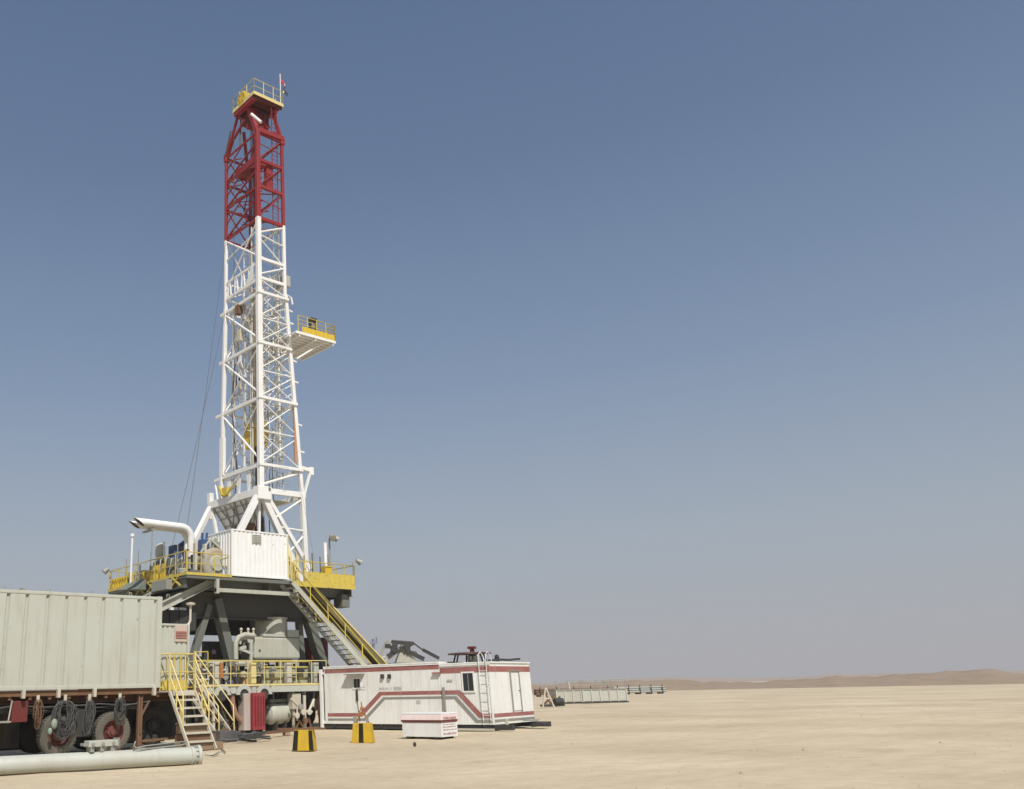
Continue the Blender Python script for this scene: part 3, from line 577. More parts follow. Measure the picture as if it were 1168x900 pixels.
# lamps on the floor's right side
def lamp(label, base, h, r, heads, mat=W):
    t = T('floodlight', label, 'floodlight', tuple(base)); MB().tube(base, base+Z*h, r, 8).build('lamp_post', mat, t)
    for d in heads:
        c = base+Z*h+V(d)*.25; k = MB().beam(base+Z*(h-.05), c, .05).tube(c-V(d)*.05+Z*.08, c+V(d)*.22-Z*.10, .09, 12, .17).build('lamp_head', STEEL, t)
        MB().lathe(c+V(d)*.222-Z*.102, V(d)-Z*.8, [(0, .15), (.01, .15), (.02, .05)], 12).build('lens', LG, k)
a = aY(377, 656, 34.2); lamp('tall grey floodlight pole on the right yellow windwall', V((a.x, 34.2, fz)), 2.35, .045, [(.8, -.5, 0), (-.2, -.9, 0)], STEEL)
a = aY(405, 652, 34.1); lamp('small floodlight on the far right corner of the yellow windwall', V((29.55, 34.0, fz+.4)), .78, .03, [(.9, -.3, .2)], STEEL)
lamp('small floodlight sticking out at the far left end of the yellow wing', V((fx0-.02, fy1-.3, fz+.3)), .75, .03, [(-.8, .2, 0)], STEEL)
a = aY(373, 650, 34.2); q = aY(373, 619, 34.2)
t = T('standpipe', 'thick white vertical pipe beside the tall floodlight pole', 'pipe', (a.x, 34.3, fz)); MB().tube((a.x, 34.3, fz), (a.x, 34.3, q.z), .10, 12).box(a.x-.14, a.x+.14, 34.16, 34.44, fz, fz+.3).build('pipe', W, t)
MB().box(a.x-.16, a.x+.25, 34.1, 34.5, fz+.32, fz+.9).build('yellow_bracket', YSAT, t)

# ================================================================== LOWER DECK and machinery underneath
ld = T('lower_deck', 'white walkway with wheel arches and yellow handrails below the drill floor', 'walkway', (23.2, 34.2, 0))
ldz = 1.95
MB().box(19.2, 27.2, 33.6, 34.9, ldz-.07, ldz).build('deck_plate', CREAM, ld)
MB().box(23.95, 27.2, 33.5, 33.6, ldz-.28, ldz-.02).build('edge_beam', PIPE, ld, bevel=.01)
for px in (229, 254.5, 279, 302):
    c = aY(px, 793, 33.5); b = MB(); n = 12; ro, ri = .42, .24; c.z = ldz-.36
    P = [c+V((ro*math.cos(math.pi*i/n), 0, ro*math.sin(math.pi*i/n))) for i in range(n+1)]; Q = [c+V((ri*math.cos(math.pi*i/n), 0, ri*math.sin(math.pi*i/n))) for i in range(n+1)]
    for i in range(n):
        o = V((0, .14, 0)); b.hexa([P[i], P[i+1], Q[i+1], Q[i], P[i]+o, P[i+1]+o, Q[i+1]+o, Q[i]+o])
    b.build('wheel_arch', PIPE, ld)
    MB().tube(c+V((0, .05, -.02)), c+V((0, .5, -.02)), .22, 16).build('hub_drum', DARK, ld)
MB().box(19.6, 19.75, 33.5, 33.58, ldz-.5, ldz-.05).box(20.6, 20.9, 33.5, 33.58, ldz-.3, ldz-.05).box(21.75, 22.05, 33.5, 33.58, ldz-.3, ldz-.05).box(22.9, 23.1, 33.5, 33.58, ldz-.3, ldz-.05).build('edge_plate', PIPE, ld)
rails([(20.0, 33.55, ldz), (27.2, 33.55, ldz)], 1.08, r=.021, step=.85, toe=.08).build('railing', YPAL, ld)
rails([(20.0, 34.85, ldz), (27.2, 34.85, ldz)], 1.08, r=.025, step=1.1).build('railing', YEL, ld)
for x in (21.1, 23.0, 25.0, 26.6): MB().box(x, x+.28, 33.7, 33.95, ldz+.1, ldz+1.0).build('valve_panel', random.choice([YPAL, CREAM, LG]), ld, bevel=.02)
MB().box(21.25, 21.4, 33.52, 33.6, ldz+.35, ldz+1.0).build('orange_gauge_board', ORNG, ld)
for x in (21.0, 23.6, 25.3, 27.0): MB().box(x, x+.1, 33.7, 33.8, 0, ldz-.07).build('deck_leg', CREAM, ld)
# equipment on/behind the deck
def boxthing(name, label, cat, x0, x1, y0, y1, z0, z1, mat, bev=.03, extra=None):
    t = T(name, label, cat, ((x0+x1)/2, (y0+y1)/2, z0)); MB().box(x0, x1, y0, y1, z0, z1).build('housing', mat, t, bevel=bev)
    if extra: extra(t)
    return t
def xt(t):
    MB().box(23.75, 26.55, 34.12, 34.17, ldz+.30, ldz+.36).box(23.75, 26.55, 34.12, 34.17, ldz+.78, ldz+.83).build('tank_rib', YEL, t)
    for x in (24.1, 25.2, 26.2): MB().tube((x, 34.5, ldz+.85), (x, 34.5, ldz+1.05), .1, 10).build('filler_cap', STEEL, t)
boxthing('mud_tank', 'pale green yellow tank standing behind the yellow rail of the walkway', 'tank', 23.7, 26.6, 34.17, 34.8, ldz+.01, ldz+.85, paint('pale_green_yellow', (.34, .36, .25), .6, amt=.5), .04, xt)
t = T('manifold', 'tangle of grey valves and pipes behind the walkway rail above the arches', 'manifold', (21.9, 34.5, ldz)); rn = random.Random(5)
b = MB(); 
for k in range(16):
    x = 20.2+rn.random()*3.2; z = ldz+.15+rn.random()*.9; y = 34.15+.4*rn.random(); L_ = .3+.7*rn.random()
    if k % 3: b.tube((x, y, z), (x+L_, y, z), .04+.05*rn.random(), 8)
    else: b.tube((x, y, ldz), (x, y, z+.2), .06, 8)
b.build('pipework', LG, t)
for k in range(34):
    x = 20.1+rn.random()*6.6; z = ldz+.06+rn.random()*.9; y = 33.75+.35*rn.random(); L_ = .15+.35*rn.random(); q_ = rn.random()
    if q_ < .4: MB().tube((x, y, ldz+.02), (x, y, z), .025+.03*rn.random(), 8).tube((x, y, z), (x+L_, y+.05, z), .03, 8).build('valve_stub', rn.choice([STEEL, CREAM, RUST, DARK]), t)
    elif q_ < .75: MB().box(x, x+L_*.8, y, y+.2, z-.12, z+.1).build('gauge_box', rn.choice([STEEL, SUBG, DARK, CREAM, BLUE]), t, bevel=.01)
    else: MB().path([(x, y, ldz+.05), (x+.05, y, z), (x+.3, y, z+.08), (x+.42, y, ldz+.05)], .022, 6).build('small_hose', HOSE, t)
for k in range(7):
    x = 20.4+k*.48; z = ldz+.35+.5*rn.random(); MB().lathe((x, 34.0, z), (0, 1, 0), [(0, .03), (.01, .15), (.05, .15), (.06, .04), (.2, .04)], 14).build('valve_wheel', random.choice([STEEL, RUST, CREAM]), t)
boxthing('electric_panel', 'tan metal cabinet with dark top on the walkway above the red cabinet', 'cabinet', 22.8, 23.5, 34.1, 34.6, ldz+.01, ldz+.62, paint('tan_paint', (.48, .33, .15), .6, amt=.4))

# red cabinet with white side
t = T('red_cabinet', 'tall red cabinet with pale left door under the walkway', 'cabinet', (23.1, 33.7, 0))
a = aY(288.5, 791, 33.3); c = aY(303, 832, 33.3)
MB().box(a.x, c.x, 33.3, 34.0, .12, 1.66).build('cabinet_body', REDB, t, bevel=.02)
for k in range(4): MB().box(a.x+.1+.15*k, a.x+.14+.15*k, 33.27, 33.3, .3, 1.5).build('cabinet_rib', RDK, t)
MB().box(a.x-.38, a.x-.03, 33.45, 33.9, .12, 1.64).build('pale_door', paint('pale_pink_panel', (.44, .38, .35), .6, amt=.4), t, bevel=.01)
t = T('red_hose_reel', 'faded red curved fender hanging left of the red cabinet', 'fender', (22, 33.7, 1))
MB().path([(21.95, 33.7, 1.75), (22.0, 33.7, 1.2), (22.15, 33.7, .8), (22.45, 33.7, .5)], .12, 8).build('fender', paint('faded_pink_red', (.30, .15, .12), .7, amt=.5), t)
# horizontal grey tank
t = T('air_receiver', 'grey horizontal cylinder tank with domed ends under the walkway', 'tank', (24.6, 34.2, 0))
a = aY(307, 812, 34.0); c = aY(333, 812, 34.0)
MB().lathe((a.x, 34.3, .74), (1, 0, 0), [(0, .02), (.03, .25), (.12, .42), (.25, .47), (c.x-a.x-.25, .47), (c.x-a.x-.12, .42), (c.x-a.x-.03, .25), (c.x-a.x, .02)], 28).build('tank_shell', LG, t)
for x in (a.x+.35, c.x-.45): MB().box(x, x+.1, 33.95, 34.65, 0, .4).build('saddle', DARK, t)
MB().box(a.x+.1, c.x-.1, 34.05, 34.5, 1.22, 1.36).build('top_plate', GREEN, t)
# white pipe tangle in front of the carrier
t = T('choke_manifold', 'white crossed pipes and valves between the grey tank and the cabin', 'manifold', (25.8, 33.6, 0))
def P(x, y, Y=33.3): return aY(x, y, Y)
for (p, q, r) in (((332, 797), (346, 812), .06), ((347, 793), (348, 833), .075), ((352, 812), (358, 798), .06), ((339, 803), (339, 822), .05), ((358, 797), (357, 806), .05), ((342, 812), (356, 812), .05)):
    MB().tube(P(*p), P(*q), r, 10).build('pipe', CREAM, t)
for (x, y) in ((342, 806), (345, 812), (352, 812), (338, 816), (348, 822)):
    c = P(x, y, 33.2); MB().lathe(c, (0, 1, 0), [(-.1, .03), (-.09, .13), (-.05, .13), (-.04, .05), (.15, .08)], 14).build('valve', random.choice([CREAM, RUST, STEEL]), t)
MB().beam(P(341, 822), P(336, 836), .06).beam(P(341, 822), P(350, 836), .06).beam(P(352, 818), P(356, 836), .07).build('rusty_leg', RUST, t)
MB().box(25.2, 25.7, 33.6, 34.0, .9, 1.6).build('white_box', CREAM, t, bevel=.03)
t = T('hose_bank', 'dark hoses and grey pipes hanging under the walkway between its wheel arches', 'hoses', (22, 34.2, 1)); rn = random.Random(21)
for k in range(20):
    x = 19.4+k*.42+rn.uniform(-.1, .1); y = 34.0+rn.random()*.6; h_ = rn.uniform(.9, 1.7)
    MB().path([(x, y, ldz-.1), (x+rn.uniform(-.1, .1), y, ldz-.1-h_*.5), (x+rn.uniform(-.2, .4), y, max(.1, ldz-.15-h_)), (x+rn.uniform(.2, .7), y+.1, max(.08, ldz-h_))], .03+.035*rn.random(), 6).build('hose', rn.choice([HOSE, DARK, STEEL, CREAM, RUST]), t)
for k in range(5):
    x = 20.1+k*.55; MB().box(x, x+.3+.2*rn.random(), 34.5, 34.9, .1, .7+.6*rn.random()).build('pump_unit', rn.choice([DARK, SUBG, RUST, STEEL]), t, bevel=.03)
boxthing('shade_box', 'long dark box added as shade behind the hanging hoses under the walkway', 'base', 19.0, 27.2, 35.25, 36.05, .02, 1.75, DARK, .03)  # added dark box, stands in for the shade behind the arches
# rig carrier (dark vehicle bulk)
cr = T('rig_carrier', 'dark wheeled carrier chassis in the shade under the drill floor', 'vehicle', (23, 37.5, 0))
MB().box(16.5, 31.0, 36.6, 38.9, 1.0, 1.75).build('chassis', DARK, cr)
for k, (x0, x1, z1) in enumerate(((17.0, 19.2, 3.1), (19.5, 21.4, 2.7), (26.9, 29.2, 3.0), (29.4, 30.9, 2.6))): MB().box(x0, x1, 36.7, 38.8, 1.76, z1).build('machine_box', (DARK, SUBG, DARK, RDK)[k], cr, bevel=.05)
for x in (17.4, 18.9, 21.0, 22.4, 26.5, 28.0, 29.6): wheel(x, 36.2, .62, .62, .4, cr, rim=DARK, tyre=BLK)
MB().box(20, 30, 35.2, 36.1, .9, 1.3).build('outrigger_beam', DARK, cr)
MB().tube((16.6, 36.2, 2.4), (22, 36.2, 2.35), .1, 8).tube((16.6, 36.2, 2.0), (24, 36.2, 2.0), .07, 8).build('hydraulic_line', STEEL, cr)
boxthing('winch_motor', 'dark red motor drum seen behind the right raking leg', 'motor', 28.3, 29.7, 36.3, 37.2, 3.0, 4.3, RDK, .2)
# black tank and pipes under left end of floor
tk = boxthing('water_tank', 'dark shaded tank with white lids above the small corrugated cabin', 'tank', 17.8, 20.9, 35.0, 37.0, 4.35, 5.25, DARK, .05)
for px in (198, 208): c = aY(px, 694, 35.3); MB().beam((c.x-.2, 35.3, 5.33), (c.x+.16, 35.3, 5.33), .16, .12).build('white_lid', W, tk)
for k in range(6): MB().box(18+.5*k, 18.05+.5*k, 34.95, 35.0, 4.4, 5.2).build('tank_rib', DARK, tk)
for x in (18.0, 20.5): MB().box(x, x+.15, 35.9, 36.05, 1.75, 4.35).build('tank_leg', DARK, tk)

# blowout preventer stack
bp_ = T('blowout_preventer', 'large pale grey box with round drum on top under the drill floor', 'blowout preventer', (26.5, 36.8, 1.9))
BY = 35.05; a = aY(290, 726, BY); c = aY(343, 752, BY); bt_ = aY(300, 752, BY).z
MB().box(a.x, c.x, BY, BY+1.6, bt_, a.z).build('box_housing', LG, bp_, bevel=.10)
MB().box(a.x+.5, c.x-.9, BY-.01, BY+1.3, a.z+.01, a.z+.14).build('mount_plate', LG, bp_)
k1 = aY(294, 712, BY+.8); k2 = aY(326, 712, BY+.8); cx = (k1.x+k2.x)/2; rr = (k2.x-k1.x)/2*.98
MB().lathe((cx, BY+.85, a.z), (0, 0, 1), [(0, rr), (.12, rr), (.13, rr*.95), (.88, rr*.95), (.89, rr*.99), (.95, rr*.99), (.96, rr*.5)], 32).build('annular_drum', LG, bp_)
MB().box(a.x+.3, a.x+.9, BY+.2, BY+.8, 1.96, bt_).build('support', SUBG, bp_); MB().box(c.x-1.0, c.x-.4, BY+.2, BY+.8, 1.96, bt_).build('support', SUBG, bp_)
MB().box(c.x-.75, c.x-.05, BY+.02, BY+.6, a.z+.01, a.z+.35).build('side_box', PIPE, bp_, bevel=.02)
MB().tube((a.x+.3, BY-.03, bt_+.4), (a.x+.3, BY, bt_+.4), .05, 10).build('port', DARK, bp_)
# arched frame left of it
t = T('pipe_handling_frame', 'pale arched steel frame with open window left of the pale grey box', 'frame', (24.3, 36.5, 1.9))
def Q(x, y): return aY(x, y, 35.0)
MB().path([Q(269, 752), Q(269, 733), Q(272, 727), Q(279, 724), Q(290, 725)], .12, 8).build('arch_tube', LG, t)
MB().prism([Q(270, 733), Q(276, 726), Q(289, 725), Q(289, 733), Q(283, 733), Q(282, 729), Q(276, 730), Q(275, 735)], (0, .3, 0)).build('arch_plate', LG, t)
MB().beam(Q(273, 740), Q(288, 746), .12).beam(Q(273, 740), Q(280, 738), .14).beam(Q(286, 733), Q(286, 755), .13).build('frame_brace', PIPE, t)
for px in (275, 283, 289): MB().tube(Q(px, 726), Q(px, 719), .05, 8).ell(Q(px, 718), (.08, .08, .08), 8, 6).build('lifting_eye', CREAM, t)
MB().box(22.0, 24.3, 36.2, 36.35, 1.9, 4.0).build('back_plate', DARK, t)

# stair 2 down from the walkway
t2 = T('walkway_stair', 'narrow stair with yellow rails leading down from the walkway beside the arches', 'stairs', (19.6, 32.5, 0))
top = aY(222, 742, 33.45)-Z*1.15; bt = aX(259, 812, top.x)-Z*.55
MB().box(top.x-.6, top.x+.75, 33.45, 34.5, top.z-.06, top.z).build('landing', CREAM, t2)
dd = bt-top; bt = top+dd*((top.z-.05)/(top.z-bt.z)) if bt.z > .05 else bt
stair(t2, top, bt, (-.7, 0, 0), 8, CREAM, RUST, YPAL, tw=.2, sw=.12, rh=1.1)
MB().box(top.x-.55, top.x-.45, 33.6, 33.7, 0, top.z-.06).box(top.x+.6, top.x+.7, 33.6, 33.7, 0, top.z-.06).build('landing_leg', YEL, t2)
rails([(top.x+.05, 33.5, top.z), (top.x+.7, 33.5, top.z)], 1.1).build('railing', YEL, t2)

# cable / scrap heap by the foot
t = T('scrap_heap', 'heap of dark hoses and steel bars on the sand left of the red cabinet', 'scrap heap', tuple(aZ(272, 843, 0))); rn = random.Random(9)
b = MB(); b2 = MB()
for k in range(26):
    c = aZ(252+rn.random()*44, 836+rn.random()*9, .05+.2*rn.random()); a = rn.uniform(-.9, .9); L_ = rn.uniform(.2, .75)
    d = V((math.cos(a), math.sin(a)*.6, rn.uniform(-.15, .2)))*L_
    if k % 2: b.path([c-d, c-d*.3+Z*.12*rn.random(), c+d*.4, c+d], .03+.02*rn.random(), 6)
    else: b2.beam(c-d, c+d, .07, .05)
b.build('hose_tangle', HOSE, t, kind='stuff'); b2.build('bar_pile', DARK, t, kind='stuff')
MB().box(*(lambda c: (c.x-.45, c.x+.3, c.y-.3, c.y+.3, 0, .38))(aZ(258, 846, 0))).build('battery_box', paint('dark_blue_grey', (.05, .06, .08), .7, amt=.6), t, bevel=.02)
t = T('ground_rail', 'rusty beam lying along the sand in front of the red cabinet', 'beam', tuple(aZ(320, 836, 0)))
p, q = aZ(255, 841, .12), aZ(362, 830, .2); MB().beam(p, q, .14, .1).build('bar', RUST, t)
for k in range(4): c = p.lerp(q, .1+.27*k); MB().box(c.x-.12, c.x+.12, c.y-.1, c.y+.1, 0, c.z-.05).build('chock', WOOD, t)
MB().path([aZ(290, 832, .2), aZ(293, 820, .8), aZ(296, 806, 1.3)], .04, 6)

# ================================================================== MAST
ms = T('drilling_mast', 'tall white steel lattice mast with red upper section on the rig base', 'mast', (27.7, 40, fz))
XA, XB, YA, YD = 26.62, 28.52, 38.0, 41.6
def xb(z): return XB+max(0, 25-z)*.072      # lower section is a little wider towards its foot
def yd(z): return YD+max(0, 25-z)*.03
def lbl(o, s): o['label'] = s; return o
zr = 29.05
legs = [(XA, YA), (XB, YA), (XB, YD), (XA, YD)]
for i, (x, y) in enumerate(legs):
    r = .19 if i == 0 else .13
    MB().beam((x, y, 24.2), (x, y, zr), 2*r*.72).build('mast_leg', W, ms, bevel=.02)
    lbl(MB().beam((x, y, zr+.002), (x, y, 35.3), 2*r*.7).build('mast_leg', RED, ms, bevel=.02), 'red painted mast leg')
def cor(i, z): return V(((XA, xb(z), xb(z), XA)[i], (YA, YA, yd(z), yd(z))[i], z))
for i in range(4):
    w = .30 if i == 0 else .22
    MB().beam(cor(i, 12.1), cor(i, 24.3), w).build('mast_leg', W, ms, bevel=.03)
# horizontal frames of the lower section, with arms sticking out past the rear left leg
for z in (13.55, 17.45, 20.8, 24.0):
    A, B, C_, D = (cor(i, z) for i in range(4))
    MB().beam(A+V((0, -.2, 0)), D+V((0, .75 if z < 18 else .5, 0)), .16, .17).build('guide_arm', W, ms)
    MB().beam(A+V((-.2, -.14, 0)), B+V((.1, -.14, 0)), .13, .16).build('crossbeam', W, ms)
    MB().beam(B, C_, .14, .18).build('crossbeam', W, ms); MB().beam(D, C_, .12, .15).build('crossbeam', W, ms)
    MB().beam(A+V((.3, 0, .25)), D+V((.3, 0, .25)), .1, .12).build('inner_crossbeam', W, ms)
zs = [13.55, 17.45, 20.8, 24.0]
def brace(p, q, w=.1, mat=W, nm_='diagonal_brace'): return MB().tube(p, q, w/2, 8).build(nm_, mat, ms)
for z0, z1 in zip(zs, zs[1:]):
    brace(cor(3, z1-.15), cor(0, z0+.25), .13)                                    # left face
    mid = (cor(3, z1)+cor(0, z0))/2; brace(mid, cor(3, z0+.1), .09); brace(mid, cor(0, z1-.1), .07)
    zm = (z0+z1)/2
    for a_, b_, w in ((z0, zm, .075), (zm, z1, .075)):
        brace(cor(0, a_+.1), cor(1, b_-.1), w); brace(cor(1, a_+.1), cor(0, b_-.1), w)
    brace(cor(0, zm), cor(1, zm), .09, nm_='crossbeam')
    brace(cor(2, z0), cor(1, z1), .09); brace(cor(2, z1), cor(3, z0), .09); brace(cor(2, z0), cor(3, z1), .07)
# inner members of the telescoping section seen inside the lower one
b = MB()
for k, (x, y) in enumerate(((XA+.35, YA+.35), (XB-.3, YA+.35), (XB-.3, YD-.35), (XA+.35, YD-.35))): MB().beam((x, y, 14), (x, y, 24.6), .12).build('inner_leg', W, ms)
for k in range(7):
    z = 14.2+k*1.5; p = [V((XA+.35, YA+.35, z)), V((XB-.3, YA+.35, z)), V((XB-.3, YD-.35, z)), V((XA+.35, YD-.35, z))]
    for i in range(4):
        if i != 3: brace(p[i], p[(i+1) % 4], .07, nm_='inner_brace')
        if i in (0, 2): brace(p[i], p[(i+1) % 4]+Z*1.4, .06, nm_='inner_brace')
def ladder(x, y, z0, z1, mat, n_='ladder'):
    b = MB(); b.beam((x-.2, y, z0), (x-.2, y, z1), .04, .05); b.beam((x+.2, y, z0), (x+.2, y, z1), .04, .05); z = z0+.2
    while z < z1: b.tube((x-.2, y, z), (x+.2, y, z), .014, 5); z += .3
    return b.build(n_, mat, ms)
rn = random.Random(31)
for k in range(9):
    x = XA+.3+rn.random()*1.5; y = YA+.6+rn.random()*2.9; za = rn.uniform(14, 19); zb = rn.uniform(22.5, 25.2)
    MB().beam((x, y, za), (x, y, zb), rn.uniform(.06, .15), rn.uniform(.05, .2)).build('guide_channel', rn.choice([W, CREAM, WD, LG]), ms)
for k in range(44):
    z = 13.5+rn.random()*11.5; a_, c_ = V((XA+.1+rn.random()*1.8, YA+.2+rn.random()*3, z)), V((XA+.1+rn.random()*1.8, YA+.2+rn.random()*3, z+rn.uniform(-.9, .9)))
    if (c_-a_).length > .5: brace(a_, a_+(c_-a_).normalized()*min(1.5, (c_-a_).length), .06, rn.choice([W, WD, CREAM]), 'inner_brace')
for k in range(58):   # front-lying cables, brackets and short struts of the telescoping section
    z = 17.2+rn.random()*8; face = rn.random() < .5
    if face: a_ = V((XA+.15+rn.random()*.3, YA+.2+rn.random()*3.2, z)); c_ = a_+V((rn.uniform(-.1, .3), rn.uniform(-.9, .9), rn.uniform(-.9, .9)))
    else: a_ = V((XA+.2+rn.random()*1.6, YA+.15+rn.random()*.3, z)); c_ = a_+V((rn.uniform(-.7, .7), rn.uniform(-.1, .3), rn.uniform(-.9, .9)))
    brace(a_, c_, rn.uniform(.05, .11), rn.choice([W, W, CREAM, WD]), 'small_brace')
for k in range(12):
    y = YA+.5+rn.random()*2.8; z = 18+rn.random()*5; MB().box(XA+.25, XA+.32, y, y+.12+.25*rn.random(), z, z+.6+1.2*rn.random()).build('guard_plate', rn.choice([W, CREAM]), ms)
ladder(XA+.75, YA+.45, 14, 24.8, W); ladder(XA+1.3, YD-.4, 14, 28.5, W)
for k in range(3):
    MB().beam((XA+.3+.12*k, YA+.6+.9*k, 13.7), (XA+.3+.12*k, YA+.6+.9*k, 25.0), .09, .12).build('guide_channel', W, ms)
b = MB()
for k in range(7): x_ = XA+.35+.22*k; b.tube((x_, YA+.25, 12.3), (x_, YA+.25, 28.8), .011, 4)
b.build('control_lines', STEEL, ms)
# white upper bays
def L(i, z): return V((legs[i][0], legs[i][1], z))
brace(L(0, 28.95), L(3, 25.4), .10); brace(L(3, 29.0), L(0, 26.4), .12)
brace(L(0, 28.2), L(3, 27.6), .08)
brace(L(1, 28.9), L(0, 28.0), .13); brace(L(0, 27.9), L(1, 27.6), .10); brace(L(0, 27.7), L(1, 26.2), .09)
for z in (26.3, 25.0): MB().beam(L(0, z), L(1, z), .13, .18).build('crossbeam', W, ms)
brace(L(1, 26.1), L(0, 25.2), .12); brace(L(0, 24.9), L(1, 24.2), .09)
for z in (29.0, 26.0, 24.9):
    MB().beam(L(1, z), L(2, z), .1).build('crossbeam', W, ms); MB().beam(L(2, z), L(3, z), .1).build('crossbeam', W, ms)
MB().beam(L(0, 26.0), L(3, 26.0), .1, .14).build('crossbeam', W, ms); MB().beam(L(0, 24.9), L(3, 24.9), .12, .18).build('crossbeam', W, ms)
for i, j_, a_, b_ in ((2, 1, 24.9, 26.0), (1, 2, 26, 29), (2, 3, 26, 29), (3, 2, 24.9, 26.0)): brace(L(i, a_), L(j_, b_), .08)
b = MB()
for k in range(9): y = YA+.35+k*.38; b.beam((XA, y, 24.95), (XA, y+(.1 if k % 2 else -.12), 25.98), .10, .05)
b.build('slatted_panel', W, ms)
MB().prism([(XA-.04, YA+.5, 25.0), (XA-.04, YA+1.3, 25.0), (XA-.04, YA+.5, 26.2)], (-.03, 0, 0)).build('gusset', W, ms)
MB().box(XA-.12, XA+.2, YD-1.6, YD-1.2, 23.4, 24.0).build('sheave_block', RUST, ms); MB().box(XA-.1, XA+.15, YD-1.7, YD-1.35, 21.6, 22.3).build('sheave_block', CREAM, ms)
# red bays
rz_ = [29.05, 31.3, 33.2, 35.2]
def rb(p, q, w=.1, n_='diagonal_brace'): return lbl(MB().tube(p, q, w/2, 8).build(n_, RED, ms), 'red painted brace')
rn = random.Random(44)
for k in range(26):
    z = 29.3+rn.random()*5; a_ = V((XA+.1+rn.random()*1.7, YA+.3+rn.random()*3, z)); c_ = V((XA+.1+rn.random()*1.7, YA+.3+rn.random()*3, z+rn.uniform(-1, 1))); d_ = (c_-a_)
    if d_.length > .5: lbl(MB().tube(a_, a_+d_.normalized()*min(1.7, d_.length), .035, 6).build('inner_brace', rn.choice([RED, RDK, RDK]), ms), 'red inner brace')  # darker red mixed in puts the mast's inner shade into the colour
for z0, z1 in zip(rz_, rz_[1:]):
    zm = (z0+z1)/2; M0 = (L(0, zm)+L(3, zm))/2
    rb(L(3, z0+.1), L(0, z0+(z1-z0)*.65), .13); rb(L(3, z0+.2), (L(0, z0)+L(3, z0))/2+Z*.1, .09)
    rb(L(3, z1-.2), (L(0, zm)+L(3, zm))/2, .09); rb(L(3, zm), (L(0, z1)+L(3, z1))/2-Z*.1, .09)
    rb(L(0, z0), L(1, z1), .07); rb(L(1, zm), L(0, zm+.2), .06)
    rb(L(1, z0), L(2, z1), .09); rb(L(2, z0), L(3, z1), .09); rb(L(3, z0), L(2, z1), .08)
for z in rz_:
    for i, j_, w in ((0, 1, .2), (1, 2, .12), (2, 3, .14), (0, 3, .12)):
        lbl(MB().beam(L(i, z-.02), L(j_, z-.02), w*.8, w).build('crossbeam', RED, ms), 'red painted crossbeam')
MB().box(XA+.75, XA+1.15, YA+.1, YA+.4, 31.4, 33.1).build('ladder_cage', RED, ms)
lbl(MB().box(XA+.3, XA+1.2, YA+.8, YA+3.0, 33.5, 34.0).build('inner_platform', RED, ms), 'red inner platform')
lbl(MB().prism([L(0, 34.0)+V((0, .2, 0)), L(0, 32.7)+V((0, .2, 0)), L(0, 33.3)+V((0, 1.6, 0))], (.06, 0, 0)).build('gusset', RED, ms), 'red gusset')
for k in range(4):
    p = V((XA+.5+.4*(k % 2), YA+1+.5*k, 29.3+.3*k)); rb(p, p+V((.8, 1.2, 1.3)), .12, 'inner_brace'); 
for k in range(3):
    z = 29.4+2*k; rb((XA+.3, YA+.3, z), (XB-.3, YD-.3, z+1), .1, 'inner_brace')
lbl(MB().tube((XA+.55, YA+1.2, 29.2), (XA+.55, YA+1.2, 37.4), .07, 8).build('hose_pipe', RED, ms), 'red standpipe')
# ladder in the right face
ladder(28.05, 38.15, 12.2, 29.0, LG); ladder(28.05, 38.15, 29.05, 37.6, RED)
b = MB(); z = 12.6
while z < 24:  # safety hoops
    b.path([(27.8, 38.1, z), (27.75, 37.75, z), (28.05, 37.6, z), (28.35, 37.75, z), (28.3, 38.1, z)], .013, 5); z += .9
b.build('ladder_hoops', LG, ms)
# drill line falls and pipes inside the mast
b = MB()
for k in range(8): b.tube((27.2+.10*k, 39.6+.05*(k % 3), 16.6), (27.2+.10*k, 39.6+.05*(k % 3), 37.6), .016, 5)
b.build('drill_line', WIRE, ms)
MB().tube((XA-.05, 40.6, 7), (XA-.05, 40.6, 36.5), .02, 5).build('winch_line', WIRE, ms)
MB().tube((27.0, 38.5, 13), (27.0, 38.5, 23.5), .07, 8).tube((26.95, 39.2, 9), (26.95, 39.2, 29), .06, 8).build('mud_standpipe', CREAM, ms)
b = MB()
for k in range(6): b.tube((27.33+.12*(k % 3), 39.3+.16*(k//3), 6.8), (27.33+.12*(k % 3), 39.3+.16*(k//3), 22.2), .055, 8)
pr = b.build('racked_pipe', paint('brown_drill_pipe', (.05, .035, .025), .6, .3, amt=.4), ms)
lbl(MB().beam((xb(16)-.12, YA-.02, 14.0), (xb(16)-.12, YA-.02, 17.3), .16, .12).build('rusty_strip', paint('pinkish_primer', (.45, .25, .18), .6, amt=.3), ms), 'pinkish strip beside the right leg')
for z in (14.7, 16.3, 18.9, 20.2, 22.6, 23.4): MB().beam((xb(z)+.1, YA, z), (xb(z)+.42, YA, z-.05), .09).build('stub_bracket', W, ms)
for k in range(14):
    z = 17.8+k*.45; rn = random.Random(k); brace(V((xb(z)-.75+.3*rn.random(), YA+.15, z)), V((xb(z)-.1, YA+.1, z+rn.uniform(-.3, .5))), .06, nm_='small_brace')
MB().box(28.75, 29.2, 38.3, 39.2, 25.2, 25.9).build('lamp_panel', LG, ms)
MB().tube((28.7, 38.4, 24.7), (29.35, 38.4, 24.5), .05, 8).tube((29.3, 38.4, 24.5), (29.4, 38.4, 24.1), .07, 8).build('lamp_arm', W, ms)
for k, (x_, y_) in enumerate(((27.9, 38.6), (28.2, 39.4), (26.8, 40.9), (27.1, 41.2))):
    b = MB(); pts = [V((x_+.12*math.sin(i*.9+k), y_+.1*math.cos(i*.7), 7.2+i*1.1)) for i in range(9+2*k)]; b.path(pts, .028, 6).build('service_loop', HOSE, ms)
